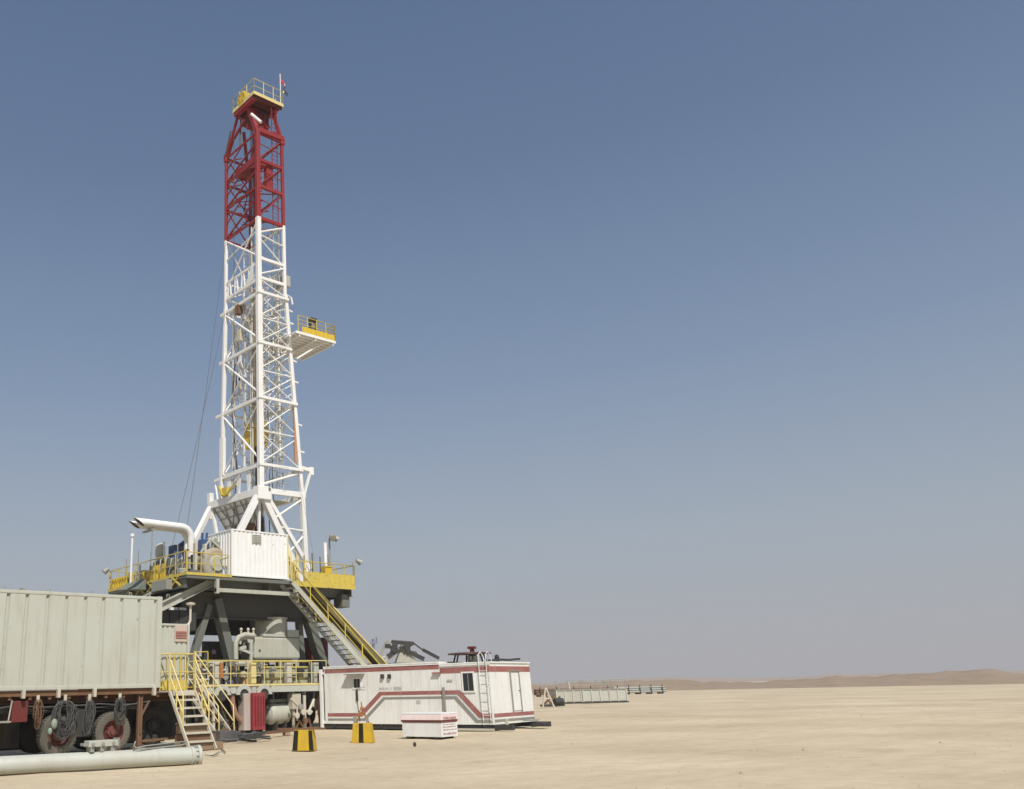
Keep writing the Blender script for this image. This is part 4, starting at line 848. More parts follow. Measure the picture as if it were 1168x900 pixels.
# travelling block
tb_ = T('travelling_block', 'yellow travelling block hanging on wire lines inside the mast', 'pulley block', (27.4, 39.6, 15.2))
MB().prism([(27.15, 39.1, 15.0), (27.15, 40.3, 15.0), (27.15, 40.5, 15.8), (27.15, 40.3, 16.6), (27.15, 39.1, 16.6), (27.15, 38.9, 15.8)], (.75, 0, 0)).build('block_housing', YSAT, tb_, bevel=.08)
MB().path([(27.5, 39.7, 15.0), (27.5, 39.7, 14.6), (27.5, 39.9, 14.4), (27.5, 39.95, 14.15), (27.5, 39.7, 14.0), (27.5, 39.5, 14.15)], .09, 8).build('hook', DARK, tb_)

# ---- foot of the mast
jz = 11.95
MB().box(XA-.35, XA+.55, YA-.28, YA+.30, jz-.4, jz+.35).build('foot_node', W, ms, bevel=.05)
MB().box(XA+.32, XA+.45, YA-.30, YA-.28, jz+.1, jz+.3).build('node_plate', SUBG, ms)
MB().beam((XA, YA+.2, 12.05), (XA, 43.25, 12.15), .30, .42).build('foot_girder', W, ms, bevel=.02)
MB().box(XA-.14, XA+.14, 43.05, 43.35, 12.2, 12.9).build('girder_stub', W, ms)
MB().beam((XA, YA, 12.1), (xb(12)+.2, YA, 12.15), .2, .3).build('foot_girder', W, ms)
MB().beam((xb(12)+.1, YA, 12.1), (xb(12)+.1, 43.2, 12.1), .2, .3).build('foot_girder', W, ms)
MB().beam((XA, 43.1, 12.05), (xb(12), 43.1, 12.05), .2, .3).build('foot_girder', W, ms)
MB().box(XA+.15, xb(12), 39.2, 43.0, 11.95, 11.99).build('grated_deck', LG, ms)
# inclined under-frame with lattice
U = [V((XA+.02, 43.0, 11.9)), V((XA+.02, 38.6, 11.85)), V((XA+.7, 39.2, 10.2)), V((XA+.7, 41.9, 10.1))]
MB().prism(U, (.05, 0, .05)).build('under_frame_plate', W, ms)
b = MB(); rn = random.Random(3)
for k in range(8): 
    u = (k+.5)/8; p = U[0].lerp(U[1], u); q = U[3].lerp(U[2], min(1, max(0, u+(.18 if k % 2 else -.18)))); b.tube(p+V((-.06, 0, -.03)), q+V((-.06, 0, -.03)), .035, 6)
for k in range(4): u = (k+.5)/4; b.tube(U[0].lerp(U[3], u)+V((-.06, 0, -.03)), U[1].lerp(U[2], u)+V((-.06, 0, -.03)), .03, 6)
b.build('under_frame_lattice', STEEL, ms)
def foot(p, q, w=.31): MB().beam(p, q, w, w*1.1).build('foot_leg', W, ms, bevel=.02)
p = V((26.35, YA, 11.7)); q = aY(274, 605, YA); d = q-p; foot(p, p+d*((p.z-fz)/(p.z-q.z)))
p = V((26.75, YA, 11.8)); q = aY(318, 606, YA); d = q-p; foot(p, p+d*((p.z-fz)/(p.z-q.z)))
p = V((27.0, YA+.1, 12.0)); q = aY(328, 606, YA); d = q-p; foot(p, p+d*((p.z-8.0)/(p.z-q.z)), .2)
foot((26.7, YA+.25, 11.8), (26.6, YA+.3, fz), .14)
p = V((XA-.05, 43.1, 12.0)); q = aY(224, 612, 42.6); d = q-p; foot(p, p+d*((p.z-fz)/(p.z-q.z)), .28)
p = V((XA-.05, 43.1, 12.4)); MB().box(p.x-.16, p.x+.16, 42.95, 43.3, 11.3, 12.0).build('hinge_block', W, ms, bevel=.03)
foot(cor(1, 12.2), (xb(12)+.18, YA, fz), .26); foot(cor(2, 12.2), (xb(12)+.18, YD, fz), .2); foot((XA, 43.0, 12), (XA+.2, 41.6, fz), .16)
brace(cor(1, 11.9), V((27.45, YA, 10.6)), .13); brace(V((27.6, YA, 10.2)), V((xb(12)+.15, YA, 10.1)), .12, nm_='crossbeam')
brace(V((xb(12)+.1, YA, 9.9)), V((28.2, YA, 8.6)), .13); brace(V((28.3, YA, 8.4)), V((xb(12)+.15, YA, 8.4)), .12, nm_='crossbeam')
# bays between girders 12 and 13.55 with plates
brace(cor(0, 12.4), cor(1, 13.4), .16); brace(cor(3, 12.3), (cor(0, 13.4)+cor(3, 13.4))/2, .13); brace(cor(3, 13.3)+V((0, .7, 0)), cor(3, 12.3)+V((0, .4, 0)), .12)
for k in range(3): y = YA+1.0+k*1.0; MB().prism([(XA, y, 13.4), (XA, y+.45, 13.4), (XA, y+.28, 12.25), (XA, y+.12, 12.25)], (.05, 0, 0)).build('hanger_plate', W, ms)
MB().beam((xb(13.5), YA, 13.75), (30.15, YA, 13.65), .14, .2).build('outrigger_arm', W, ms); MB().beam((30.1, YA, 13.6), (xb(12)+.15, YA, 12.2), .13).build('outrigger_arm', W, ms)
MB().box(30.0, 30.3, YA-.08, YA+.08, 13.4, 13.85).build('outrigger_end', W, ms)
MB().box(XA-.1, XA+.1, YD+.1, YD+.5, 13.7, 16.0).build('hydraulic_cylinder', W, ms)
MB().box(XA-.3, XA-.1, 41.0, 41.5, 12.35, 12.85).beam((XA-.3, 41.4, 12.4), (XA-.3, 41.8, 13.0), .12).beam((XA-.3, 41.0, 12.4), (XA-.3, 40.0, 12.8), .08).build('yellow_tong', YEL, ms)
MB().tube((27.2, 39.5, 7.5), (27.2, 39.5, 11.5), .09, 8).build('kelly_pipe', DARK, ms); MB().tube((27.8, 39.5, 8.0), (27.8, 39.5, 11.0), .08, 8).build('kelly_pipe', BLUE, ms)
MB().box(26.0, 26.6, 38.6, 39.2, 9.0, 10.4).build('brown_housing', RUST, ms)

# ---- monkeyboard
mz = 21.66; mx0, mx1, my0, my1 = 28.55, 31.55, 37.05, 40.2
mk = MB().hexa([(mx0, my0, mz-.08), (mx1, my0, mz-.08), (mx1, my1, mz-.08), (mx0, my1, mz-.08), (mx0, my0, mz), (mx1, my0, mz), (mx1, my1, mz), (mx0, my1, mz)]).build('monkeyboard_deck', W, ms)
for k in range(9): MB().beam((mx0+.1, my0+.2+k*.36, mz-.14), (mx1-.05, my0+.2+k*.36, mz-.14), .05, .1).build('finger', W, mk)
for x in (mx0+.3, mx0+1.5, mx1-.15): MB().beam((x, my0, mz-.22), (x, my1, mz-.22), .08, .12).build('deck_beam', W, mk)
MB().box(mx0, mx1+.02, my0-.05, my0-.01, mz-.14, mz+.02).build('edge_strip', W, mk)
corr(mx0+.5, mx1, my0, mz+.02, mz+.42, pitch=.3, depth=.02).build('windwall', YSAT, mk)
corr(my0, my1, mx1, mz+.02, mz+.42, pitch=.3, depth=.02, axis='y', sign=1).build('windwall', YSAT, mk)
rails([(mx0+.2, my0, mz), (mx1, my0, mz), (mx1, my1, mz), (mx0+.2, my1, mz)], 1.05, r=.03, step=.75, mid=(.5, .75)).build('railing', YEL, mk)
for y in (my0+.3, my1-.3): MB().tube((mx1-.8, y, mz-.2), (xb(19)+.1, y+.3 if y < 38 else y, 20.2), .06, 8).build('stay', W, mk)
MB().beam((mx0-.1, my0+.4, mz-.2), (mx0+.3, YA, 20.9), .12).build('stay', W, mk)
# winch on it
a = aY(357, 376, 37.3)
t = T('air_winch', 'small dark winch frame standing on the yellow railed mast balcony', 'winch', (a.x, 37.4, mz))
for dx in (-.16, .2): MB().box(a.x+dx-.05, a.x+dx+.05, 37.25, 37.45, mz, mz+1.15).build('winch_post', DARK, t)
MB().tube((a.x-.15, 37.35, mz+.75), (a.x+.2, 37.35, mz+.75), .12, 12).build('winch_drum', LG, t); MB().box(a.x-.2, a.x+.26, 37.2, 37.5, mz+1.1, mz+1.28).build('winch_head', DARK, t, bevel=.03)

# ---- crown
cz = 38.0; kx0, kx1, ky0, ky1 = 26.34, 28.64, 37.95, 40.4
ck = MB().box(kx0, kx1, ky0, ky1, cz-.08, cz).build('crown_deck', RDK, ms)
b = MB()
for k in range(5): b.beam((kx0, ky0+.15+k*.52, cz-.17), (kx1, ky0+.15+k*.52, cz-.17), .07, .18)
b.build('deck_joist', RDK, ck)
MB().box(kx0-.03, kx1+.03, ky0-.03, ky0-.004, cz-.1, cz+.14).box(kx0-.03, kx0-.004, ky0, ky1, cz-.1, cz+.14).box(kx1+.004, kx1+.03, ky0, ky1, cz-.1, cz+.14).build('toe_board', YPAL, ck)
rails([(kx0, ky0, cz), (kx1, ky0, cz), (kx1, ky1, cz), (kx0, ky1, cz), (kx0, ky0, cz)], 1.1, r=.028, step=.8).build('railing', YPAL, ck)
for x in (kx0+.15,): 
    s_ = MB().lathe((kx0-.05, 39.35, cz+.42), (1, 0, 0), [(0, .06), (.0, .44), (.04, .52), (.12, .52), (.16, .44), (.3, .44), (.34, .52), (.42, .52), (.42, .1)], 24).build('sheave', YSAT, ck)
    b = MB()
    for k in range(6): q = k*math.pi/3; b.tube((kx0-.06, 39.35+.28*math.cos(q), cz+.42+.28*math.sin(q)), (kx0-.045, 39.35+.28*math.cos(q), cz+.42+.28*math.sin(q)), .07, 10)
    b.build('sheave_hole', RUST, s_)
for k in range(3): MB().lathe((27.1+.3*k, 39.3, cz-.65), (1, 0, 0), [(0, .05), (0, .5), (.05, .55), (.1, .5), (.16, .5), (.2, .55), (.22, .1)], 20).build('crown_sheave', RDK, ck)
def cb(p, q, w=.2, mat=RED): lbl(MB().beam(p, q, w).build('crown_strut', mat, ms), 'red crown strut')
cb(L(0, 35.2), (26.75, 39.1, 37.7), .3); cb(L(1, 35.2), (28.3, 38.6, 37.7), .2); cb(L(2, 35.2), (28.3, 40.2, 37.8), .18); cb(L(3, 35.2), (26.6, 40.2, 37.7), .14)
cb((26.5, 38.1, 37.8), (26.5, 40.3, 37.75), .3); cb((26.5, 40.2, 37.7), (28.5, 40.2, 37.7), .25); cb((28.3, 38.2, 37.7), (28.3, 40.2, 37.7), .2)
cb((26.7, 39.0, 37.5), (28.2, 39.0, 36.6), .3); cb((26.7, 39.3, 36.4), (28.3, 39.3, 36.6), .26); cb(L(0, 35.5), (28.0, 39.2, 36.8), .2); cb(L(0, 35.3), L(1, 35.4)+V((.1, 0, 0)), .32)
cb((28.2, 38.4, 36.0), L(1, 35.0), .2); cb((27.2, 40.4, 36.8), (28.2, 41.5, 35.4), .2); cb((26.6, 40.8, 36.4), L(3, 35.2), .24); cb((26.6, 41.2, 35.9), (26.6, 39.4, 36.9), .14)
MB().box(26.9, 28.2, 38.9, 40.1, 36.9, 37.8).build('crown_housing', RDK, ms, bevel=.05)
lbl(MB().tube((26.55, 38.55, 36.8), (26.9, 38.0, 36.0), .11, 10).build('white_tube', W, ms), 'white tube on the crown')
MB().tube((26.5, 40.9, 36.9), (26.45, 41.5, 35.3), .05, 6).tube((26.7, 40.0, 37.4), (26.7, 40.1, 35.4), .05, 6).build('crown_cable', WIRE, ms)
MB().box(26.48, 26.76, 41.45, 41.75, 34.9, 35.5).build('leg_head', RED, ms, bevel=.03); MB().box(28.38, 28.70, 37.86, 38.15, 34.95, 35.45).build('leg_head', RED, ms, bevel=.03)
# flag
fb = aY(320, 112, 37.98); ft = aY(318.5, 84, 37.98)
t = T('flag', 'red white and black flag drooping from a pole on the crown platform', 'flag', (fb.x, 37.98, cz))
MB().tube((fb.x, 37.98, cz), (fb.x, 37.98, ft.z), .03, 6).build('pole', W, t)
n = 10; tot = ft.z-.12
def cloth(u0, u1, mat, name):
    vs = []; fs = []
    for i in range(n+1):
        for j in range(7):
            u = u0+(u1-u0)*j/6; v = i/n; x = fb.x+.03+u*.50+.05*math.sin(v*7+u*5); y = 37.98+.10*math.sin(u*9+v*3); z = tot-.55*v-u*1.05+.04*math.sin(u*8); vs.append((x, y, z))
    for i in range(n):
        for j in range(6): fs.append((i*7+j, i*7+j+1, (i+1)*7+j+1, (i+1)*7+j))
    o = MB().add(vs, fs, True).build(name, mat, t); s_ = o.modifiers.new('thickness', 'SOLIDIFY'); s_.thickness = .01
cloth(0, .5, FR, 'red_cloth'); cloth(.5, .62, FWH, 'white_cloth'); cloth(.62, 1.0, FK, 'black_cloth')
# guy wires
def guy(label, p, q, r=.013):
    t = T('guy_wire', label, 'guy wire', tuple(q), group='guy wires staying the mast'); p, q = V(p), V(q); pts = []
    for i in range(15): s = i/14; c = p.lerp(q, s); c.z -= .5*math.sin(math.pi*s)*.6; pts.append(c)
    MB().path(pts, r, 5).build('wire', WIRE, t)
guy('thin guy wire from the red mast section down to the exhaust pipe bend', L(3, 29.3), (21.4, 37.5, fz+.3))
guy('thin guy wire from the white mast section down behind the left engine', L(3, 24.3), (21.6, 39.5, fz+.3))
guy('faint guy wire from the white mast section down to the right yellow windwall', (xb(16), YA+.5, 16.0), (29.3, 36.5, fz+.4), .006)

# ================================================================== CARAVAN
ca = aZ(371.5, 831.8, 0); cb_ = aZ(564.5, 834.1, 0); ex_ = (cb_-ca); LN = ex_.length; ex_.normalize(); ey_ = V((-ex_.y, ex_.x, 0)); rot = math.atan2(ex_.y, ex_.x)
cv = T('site_cabin', 'long white site cabin with faded red and grey zigzag stripes on dark skids', 'cabin', tuple(ca), rot)
nn = ey_
def cl(x, y, off=0):   # pixel -> cabin face coordinates
    d = ray(x, y); t = (ca-CAM).dot(nn)/d.dot(nn); p = CAM+d*t-ca; return p.dot(ex_), p.z
def ce(x, y):          # pixel -> end wall coordinates
    d = ray(x, y); t = (cb_-CAM).dot(ex_)/d.dot(ex_); p = CAM+d*t-ca; return p.dot(ey_), p.z
DP = 3.6; hz0, hz1 = .24, 2.64
spl = cl(503, 790)[0]
MB().box(0, spl-.01, 0, DP, hz0, hz1+.04).build('body', CABS, cv, local=True)
MB().box(spl+.01, LN, .015, DP-.015, hz0, hz1-.04).build('body', CABS, cv, local=True)
MB().box(-.03, spl, -.04, DP+.03, hz1+.04, hz1+.10).build('roof', CABIN, cv, local=True, bevel=.01)
MB().box(spl+.003, LN+.04, -.02, DP+.02, hz1-.04, hz1+.02).build('roof', CABIN, cv, local=True, bevel=.01)
MB().box(spl+.01, LN+.03, -.014, .012, hz1-.10, hz1-.042).box(-.02, spl, -.03, -.002, hz1-.02, hz1+.038).build('roof_edge', CABIN, cv, local=True)
# bands
def strip(pts, w, y, name, mat):     # polyline band on the long face, vertical width w
    b = MB()
    for (u0, z0), (u1, z1) in zip(pts, pts[1:]): b.hexa([(u0, y, z0-w/2), (u1, y, z1-w/2), (u1, y+.006, z1-w/2), (u0, y+.006, z0-w/2), (u0, y, z0+w/2), (u1, y, z1+w/2), (u1, y+.006, z1+w/2), (u0, y+.006, z0+w/2)])
    return b.build(name, mat, cv, local=True)
MB().box(.05, spl-.02, -.008, -.002, hz1-.20, hz1-.02).build('upper_band', BAND, cv, local=True)
MB().box(spl+.02, LN+.003, .004, .011, hz1-.38, hz1-.16).build('upper_band', BAND, cv, local=True)
MB().box(LN+.003, LN+.008, .02, DP-.03, hz1-.38, hz1-.16).build('upper_band', BAND, cv, local=True)
zz = [cl(374, 816.5), cl(412, 816.5), cl(434, 790.5), cl(523, 788), cl(548, 816)]; zz.append((LN, zz[-1][1]))
zz = [(zz[0][0], .62), (zz[1][0], .62), (zz[2][0], 1.50), (zz[3][0], 1.50), (zz[4][0], .58), (LN, .58)]
for seg in ([0, 1, 2], [2, 3], [3, 4, 5]): pass
def zig(shift_u, shift_z, w, name, mat):
    P_ = [zz[0], zz[1], zz[2], zz[3], zz[4], zz[5]]
    Q_ = [(P_[0][0], P_[0][1]+shift_z), (P_[1][0]+shift_u, P_[1][1]+shift_z), (P_[2][0]+shift_u, P_[2][1]+shift_z), (P_[3][0]-shift_u, P_[3][1]+shift_z), (P_[4][0]-shift_u, P_[4][1]+shift_z), (P_[5][0], P_[5][1]+shift_z)]
    b = MB(); y = -.006
    us = .13 if w > .1 else .10
    off = [(0, w/2), (-us*.5, w/2), (-us*.5, w/2), (us*.5, w/2), (us*.5, w/2), (0, w/2)]
    T_ = [(u+o, z+h) for (u, z), (o, h) in zip(Q_, off)]; B_ = [(u-o, z-h) for (u, z), (o, h) in zip(Q_, off)]
    for i in range(5):
        b.add([(B_[i][0], y, B_[i][1]), (B_[i+1][0], y, B_[i+1][1]), (T_[i+1][0], y, T_[i+1][1]), (T_[i][0], y, T_[i][1]), (B_[i][0], y+.0045, B_[i][1]), (B_[i+1][0], y+.0045, B_[i+1][1]), (T_[i+1][0], y+.0045, T_[i+1][1]), (T_[i][0], y+.0045, T_[i][1])], [(0, 1, 2, 3), (7, 6, 5, 4), (0, 4, 5, 1), (2, 6, 7, 3)])
    return b.build(name, mat, cv, local=True)
zig(0, 0, .15, 'red_stripe', BAND); zig(.18, -.2, .10, 'grey_stripe', GRY)
MB().box(LN+.003, LN+.008, .02, DP-.02, .51, .655).build('red_stripe', BAND, cv, local=True); MB().box(LN+.003, LN+.008, .02, DP-.02, .33, .43).build('grey_stripe', GRY, cv, local=True)
# windows
def win(x0, y0, x1, y1, nme='window'):
    u0, z1 = cl(x0, y0); u1, z0 = cl(x1, y1)
    f = MB().box(u0-.06, u1+.06, -.025, -.001, z0-.06, z0).box(u0-.06, u1+.06, -.025, -.001, z1, z1+.06).box(u0-.06, u0, -.025, -.001, z0, z1).box(u1, u1+.06, -.025, -.001, z0, z1).build(nme, CABIN, cv, local=True)
    MB().box(u0, u1, -.008, -.003, z0, z1).build('pane', GLASS, f, local=True)
    MB().box((u0+u1)/2-.015, (u0+u1)/2+.015, -.016, -.009, z0, z1).build('frame', GRY, f, local=True); return u0, u1, z0, z1
win(403.5, 774.5, 411, 784.5); u0, u1, z0, z1 = win(527.5, 768, 541, 788)
u0, z_ = cl(396, 769); u1, _ = cl(416, 769); MB().box(u0, u1, -.30, -.002, z_-.03, z_).build('window_canopy', GRY, cv, local=True)
u0, z_ = cl(494, 767); u1, _ = cl(503, 767); MB().box(u0, u1, -.12, -.002, z_-.05, z_).build('bracket', BAND, cv, local=True)
for px in (437, 445): u, z_ = cl(px, 771.5); MB().box(u-.09, u+.06, -.10, -.002, z_-.09, z_+.09).build('wall_lamp', DARK, cv, local=True, bevel=.01)
u, z_ = cl(407.5, 792); MB().box(u-.05, u+.05, -.05, -.002, z_-.28, z_+.18).tube((u, -.06, z_+.3), (u+.5, -.06, z_+.3), .01, 5).tube((u, -.02, z_-.28), (u+.1, -.02, .35), .015, 5).build('cable_box', DARK, cv, local=True)
u, z_ = cl(506, 784); u2_, z2_ = cl(507.5, 813); MB().box(u-.05, u+.05, -.07, -.008, z2_, z_).build('drain_pipe', GRY, cv, local=True)
u, z_ = cl(513, 776); MB().box(u-.14, u+.12, -.02, -.002, z_-.03, z_+.03).build('name_plate', CREAM, cv, local=True)
u, z_ = cl(477, 801); MB().box(u-.1, u+.12, -.005, -.002, z_-.08, z_+.08).build('faded_emblem', paint('faded_emblem', (.5, .47, .46), .6, amt=.3), cv, local=True)
# faded illegible row of letter marks above the stripe
u0, z_ = cl(432.5, 786); u1, _ = cl(458.5, 785); b = MB(); rn = random.Random(4); n = 19
for k in range(n):
    if k in (8, 11): continue
    a_ = u0+(u1-u0)*(k+.1)/n; w_ = (u1-u0)/n*.62; y = -.004; h = .052 if k < 11 else .07
    b.box(a_, a_+w_*.3, y, y+.002, z_-h, z_+h)
    if rn.random() < .7: b.box(a_+w_*.72, a_+w_, y, y+.002, z_-h, z_+h)
    for zz_ in (h*.75, -.01, -h*.95):
        if rn.random() < .65: b.box(a_+w_*.3, a_+w_*.72, y, y+.002, z_+zz_, z_+zz_+.022)
b.build('faded_lettering', GRY, cv, local=True)
# ladder
uA, zA = cl(547.5, 764); uB, _ = cl(556, 764)
b = MB()
for u in (uA, uB): b.path([(u, -.08, .38), (u, -.08, 2.6), (u, -.08, hz1+.28), (u, .12, hz1+.42), (u, .35, hz1+.25), (u, .4, hz1-.02)], .015, 6)
z = .6
while z < 2.6: b.tube((uA, -.08, z), (uB, -.08, z), .011, 5); z += .34
for z in (.7, 1.8, 2.6): b.tube((uA, -.08, z), (uA, 0, z), .015, 5); b.tube((uB, -.08, z), (uB, 0, z), .015, 5)
b.build('ladder', W, cv, local=True)
# end door
v0 = 1.72; v1 = 2.42; zt, zb = 2.22, .72
dr = MB().box(LN+.009, LN+.03, v0, v1, zb, zt).build('door', CABIN, cv, local=True, bevel=.008)
MB().box(LN+.009, LN+.06, v0-.06, v0-.01, zb-.05, zt+.05).box(LN+.009, LN+.06, v1+.01, v1+.06, zb-.05, zt+.05).box(LN+.009, LN+.06, v0-.06, v1+.06, zt+.055, zt+.10).build('frame', STEEL, dr, local=True)
MB().tube((LN+.03, v1-.1, 1.5), (LN+.09, v1-.1, 1.5), .02, 6).build('handle', DARK, dr, local=True)
# corner trim, skids
for (x, y) in ((LN-.03, -.006),): MB().box(x-.03, x+.04, y-.006, y+.05, hz0, hz1-.39).build('corner_trim', CABIN, cv, local=True)
MB().box(-.25, -.12, -.06, .08, .0, hz1-.02).box(-.12, -.001, -.01, .05, hz0, .36).box(-.12, -.001, -.01, .05, 2.4, 2.48).build('end_frame', W, cv, local=True)
MB().box(-.5, -.40, .1, .2, 0, 2.5).build('end_frame', RUST, cv, local=True)
MB().box(-.3, LN+.75, .05, .28, .04, hz0-.004).build('skid', DARK, cv, local=True); MB().box(-.3, LN+.75, DP-.3, DP-.05, .04, hz0-.004).build('skid', DARK, cv, local=True)
MB().hexa([(LN+.4, 2.4, .05), (LN+.95, 2.4, .16), (LN+.95, 2.9, .16), (LN+.4, 2.9, .05), (LN+.4, 2.4, .27), (LN+.95, 2.4, .22), (LN+.95, 2.9, .22), (LN+.4, 2.9, .27)]).build('skid_nose', DARK, cv, local=True)
for k in range(7): u = .5+k*(LN-1)/6; MB().box(u, u+.12, .02, DP-.02, .1, hz0-.005).build('cross_bearer', DARK, cv, local=True)
MB().box(LN+.02, LN+.10, .9, 1.0, 0, .42).build('foot_post', CREAM, cv, local=True); MB().beam((1.5+4, -.12, .06), (LN+.05, -.12, .06), .06, .08).build('ground_bar', CREAM, cv, local=True)
MB().box(LN+.15, LN+.55, 2.2, 2.9, .30, .34).build('door_step', STEEL, cv, local=True)
# things on the roof
tt = T('roof_stand', 'low dark round topped stand with red valve on the white cabin roof', 'stand', tuple(ca+ex_*(LN-1.55)+ey_*1.2+Z*(hz1+.02)), rot)
MB().lathe((0, 0, .38), (0, 0, 1), [(-.03, .78), (-.02, .92), (.03, .92), (.05, .7)], 24).build('stand_top', paint('dark_maroon', (.07, .03, .03), .6, amt=.4), tt, local=True)
for k in range(6): q = k*math.pi/3+.2; MB().tube((.75*math.cos(q), .75*math.sin(q), 0), (.62*math.cos(q), .62*math.sin(q), .37), .035, 6).build('leg', DARK, tt, local=True)
MB().tube((.15, 0, .42), (.15, 0, .60), .10, 10).box(.0, .3, -.12, .12, .58, .68).build('valve', RDK, tt, local=True)
MB().lathe((.2, -.1, .02), (0, 0, 1), [(0, .2), (.25, .24), (.33, .1)], 14).build('hub', STEEL, tt, local=True)
u, z_ = 0, 0
tt = T('roof_vent', 'small black knob vent on the cabin roof near its right end', 'vent', tuple(ca+ex_*(LN-.2)+ey_*1.1+Z*(hz1+.02)), rot); MB().lathe((0, 0, 0), (0, 0, 1), [(0, .1), (.06, .1), (.08, .05), (.12, .11), (.26, .08), (.3, .01)], 12).build('knob', BLK, tt, local=True)
tt = T('roof_tarp', 'crumpled dark strip lying along the cabin roof edge at the right end', 'strip', tuple(ca+ex_*(LN-.1)+ey_*2.0+Z*(hz1+.02)), rot)
MB().path([(-.1, -1.6, .05), (0, -.8, .09), (.0, 0, .08), (-.05, .6, .12), (0, .95, .13)], .05, 6).build('roll', DARK, tt, local=True)

# ================================================================== small striped box
wa, wb = aZ(459.5, 842.5, 0), aZ(504.5, 843.5, 0); e1 = (wb-wa); LB = e1.length; e1.normalize(); rb_ = math.atan2(e1.y, e1.x)
sbx = T('insulated_box', 'small white box with dark red band on the sand before the striped cabin', 'box', tuple(wa), rb_)
BH = .86; BD = 1.0
MB().box(0, LB, 0, BD, .07, .52).build('box_body', WH, sbx, local=True, bevel=.01)
MB().box(-.02, LB+.02, -.02, BD+.02, .56, .62).build('red_band', paint('maroon_band', (.20, .02, .03), .5, amt=.2), sbx, local=True)
MB().box(.01, LB-.01, .01, BD-.01, .515, .565).build('seal', LG, sbx, local=True)
MB().hexa([(-.05, -.05, .622), (LB+.05, -.05, .622), (LB+.05, BD+.05, .622), (-.05, BD+.05, .622), (-.02, .02, .80), (LB+.02, .02, .80), (LB+.02, BD-.02, .80), (-.02, BD-.02, .80)]).build('lid', paint('pinkish_white', (.72, .58, .56), .5, amt=.25), sbx, local=True, bevel=.015)
MB().box(-.01, LB+.01, .03, BD-.03, .802, .86).build('lid_top', WH, sbx, local=True, bevel=.015)
for k in range(4): u = .12+k*(LB-.5)/3; MB().box(u, u+.22, .05, BD-.05, 0, .068).build('foot', DARK, sbx, local=True)
b = MB(); rn = random.Random(11)
for r_, (z, h) in enumerate(((.68, .07), (.47, .025), (.39, .035), (.30, .03), (.17, .06))):
    v = .1
    while v < BD-.12:
        w_ = .035+.04*rn.random()
        b.box(LB+.056 if z > .62 else LB+.004, LB+.059 if z > .62 else LB+.007, v, v+w_*.45, z-h/2, z+h/2)
        if rn.random() < .7: b.box(LB+.056 if z > .62 else LB+.004, LB+.059 if z > .62 else LB+.007, v+w_*.45, v+w_, z+h*.1, z+h/2)
        if rn.random() < .5: b.box(LB+.056 if z > .62 else LB+.004, LB+.059 if z > .62 else LB+.007, v+w_*.45, v+w_, z-h/2, z-h*.2)
        v += w_+.022
b.build('red_lettering', BAND, sbx, local=True)
t = T('small_stone', 'small dark stone on the sand in front of the white striped box', 'stone', tuple(aZ(473, 849, 0))); MB().ell(aZ(473, 849, .04), (.05, .06, .07), 8, 6).build('stone', DARK, t)

# ================================================================== yellow and black anchor blocks
def block(label, px0, px1, pyb, w_stripes, topz, rust_top):
    a, c = aZ(px0, pyb, 0), aZ(px1, pyb, 0); e = c-a; Lb = e.length; e.normalize(); rz = math.atan2(e.y, e.x)
    t = T('anchor_block', label, 'concrete block', tuple(a), rz, 'striped anchor blocks'); dp = Lb*.55; s = .05
    def face(u0, u1, y, mat, name):
        k = s/topz
    bd = MB().hexa([(0, 0, 0), (Lb, 0, 0), (Lb, dp, 0), (0, dp, 0), (s, s, topz), (Lb-s, s, topz), (Lb-s, dp-s, topz), (s, dp-s, topz)]).build('block_body', paint('block_ochre', (.55, .36, .012), .6, amt=.5, dirt=(.30, .20, .07), rust=.2, scale=3), t, local=True, bevel=.012)
    for (u0, u1) in w_stripes:
        MB().hexa([(u0*Lb, -.006, 0.01), (u1*Lb, -.006, 0.01), (u1*Lb, .02, 0.01), (u0*Lb, .02, 0.01), (s+u0*(Lb-2*s), s-.006, topz-.01), (s+u1*(Lb-2*s), s-.006, topz-.01), (s+u1*(Lb-2*s), s+.02, topz-.01), (s+u0*(Lb-2*s), s+.02, topz-.01)]).build('black_stripe', paint('block_black', (.018, .015, .01), .8, amt=.25, dirt=(.12, .09, .05), spec=.15), t, local=True)
    return t, a, e, Lb, dp
t, a, e, Lb, dp = block('yellow block with black outer stripes standing before the white crossed pipes', 333.5, 357.5, 856.5, [(-.0, .24), (.80, 1.0)], .58, 0)
MB().box(-.5, Lb+.35, .1, .16, .585, .64).build('top_bar', RUST, t, local=True)
t, a, e, Lb, dp = block('yellow block with black middle stripe standing before the white cabin', 401, 424, 847.5, [(.36, .60)], .62, 0)
y = dp/2
MB().beam((.15, y, .60), (.28, y, 1.02), .04).beam((Lb-.12, y, .60), (Lb-.36, y, 1.06), .05).beam((.22, y, .9), (Lb-.25, y, .9), .05).build('anchor_frame', ORNG, t, local=True)
MB().lathe((Lb*.52, y-.03, 1.08), (0, 1, 0), [(-.04, .03), (-.03, .07), (.03, .07), (.04, .03)], 12).tube((Lb*.5, y, 1.08), (Lb*.48, y, 1.3), .02, 6).build('shackle', ORNG, t, local=True)
MB().beam((.12, y-.1, .62), (.12, y-.1, .85), .1, .06).beam((Lb-.15, y-.1, .62), (Lb-.15, y-.1, .8), .08, .05).build('eye_plate', GRY, t, local=True)

# ================================================================== BACKGROUND
def at_(px, py): p = aZ(px, py, 0); return p
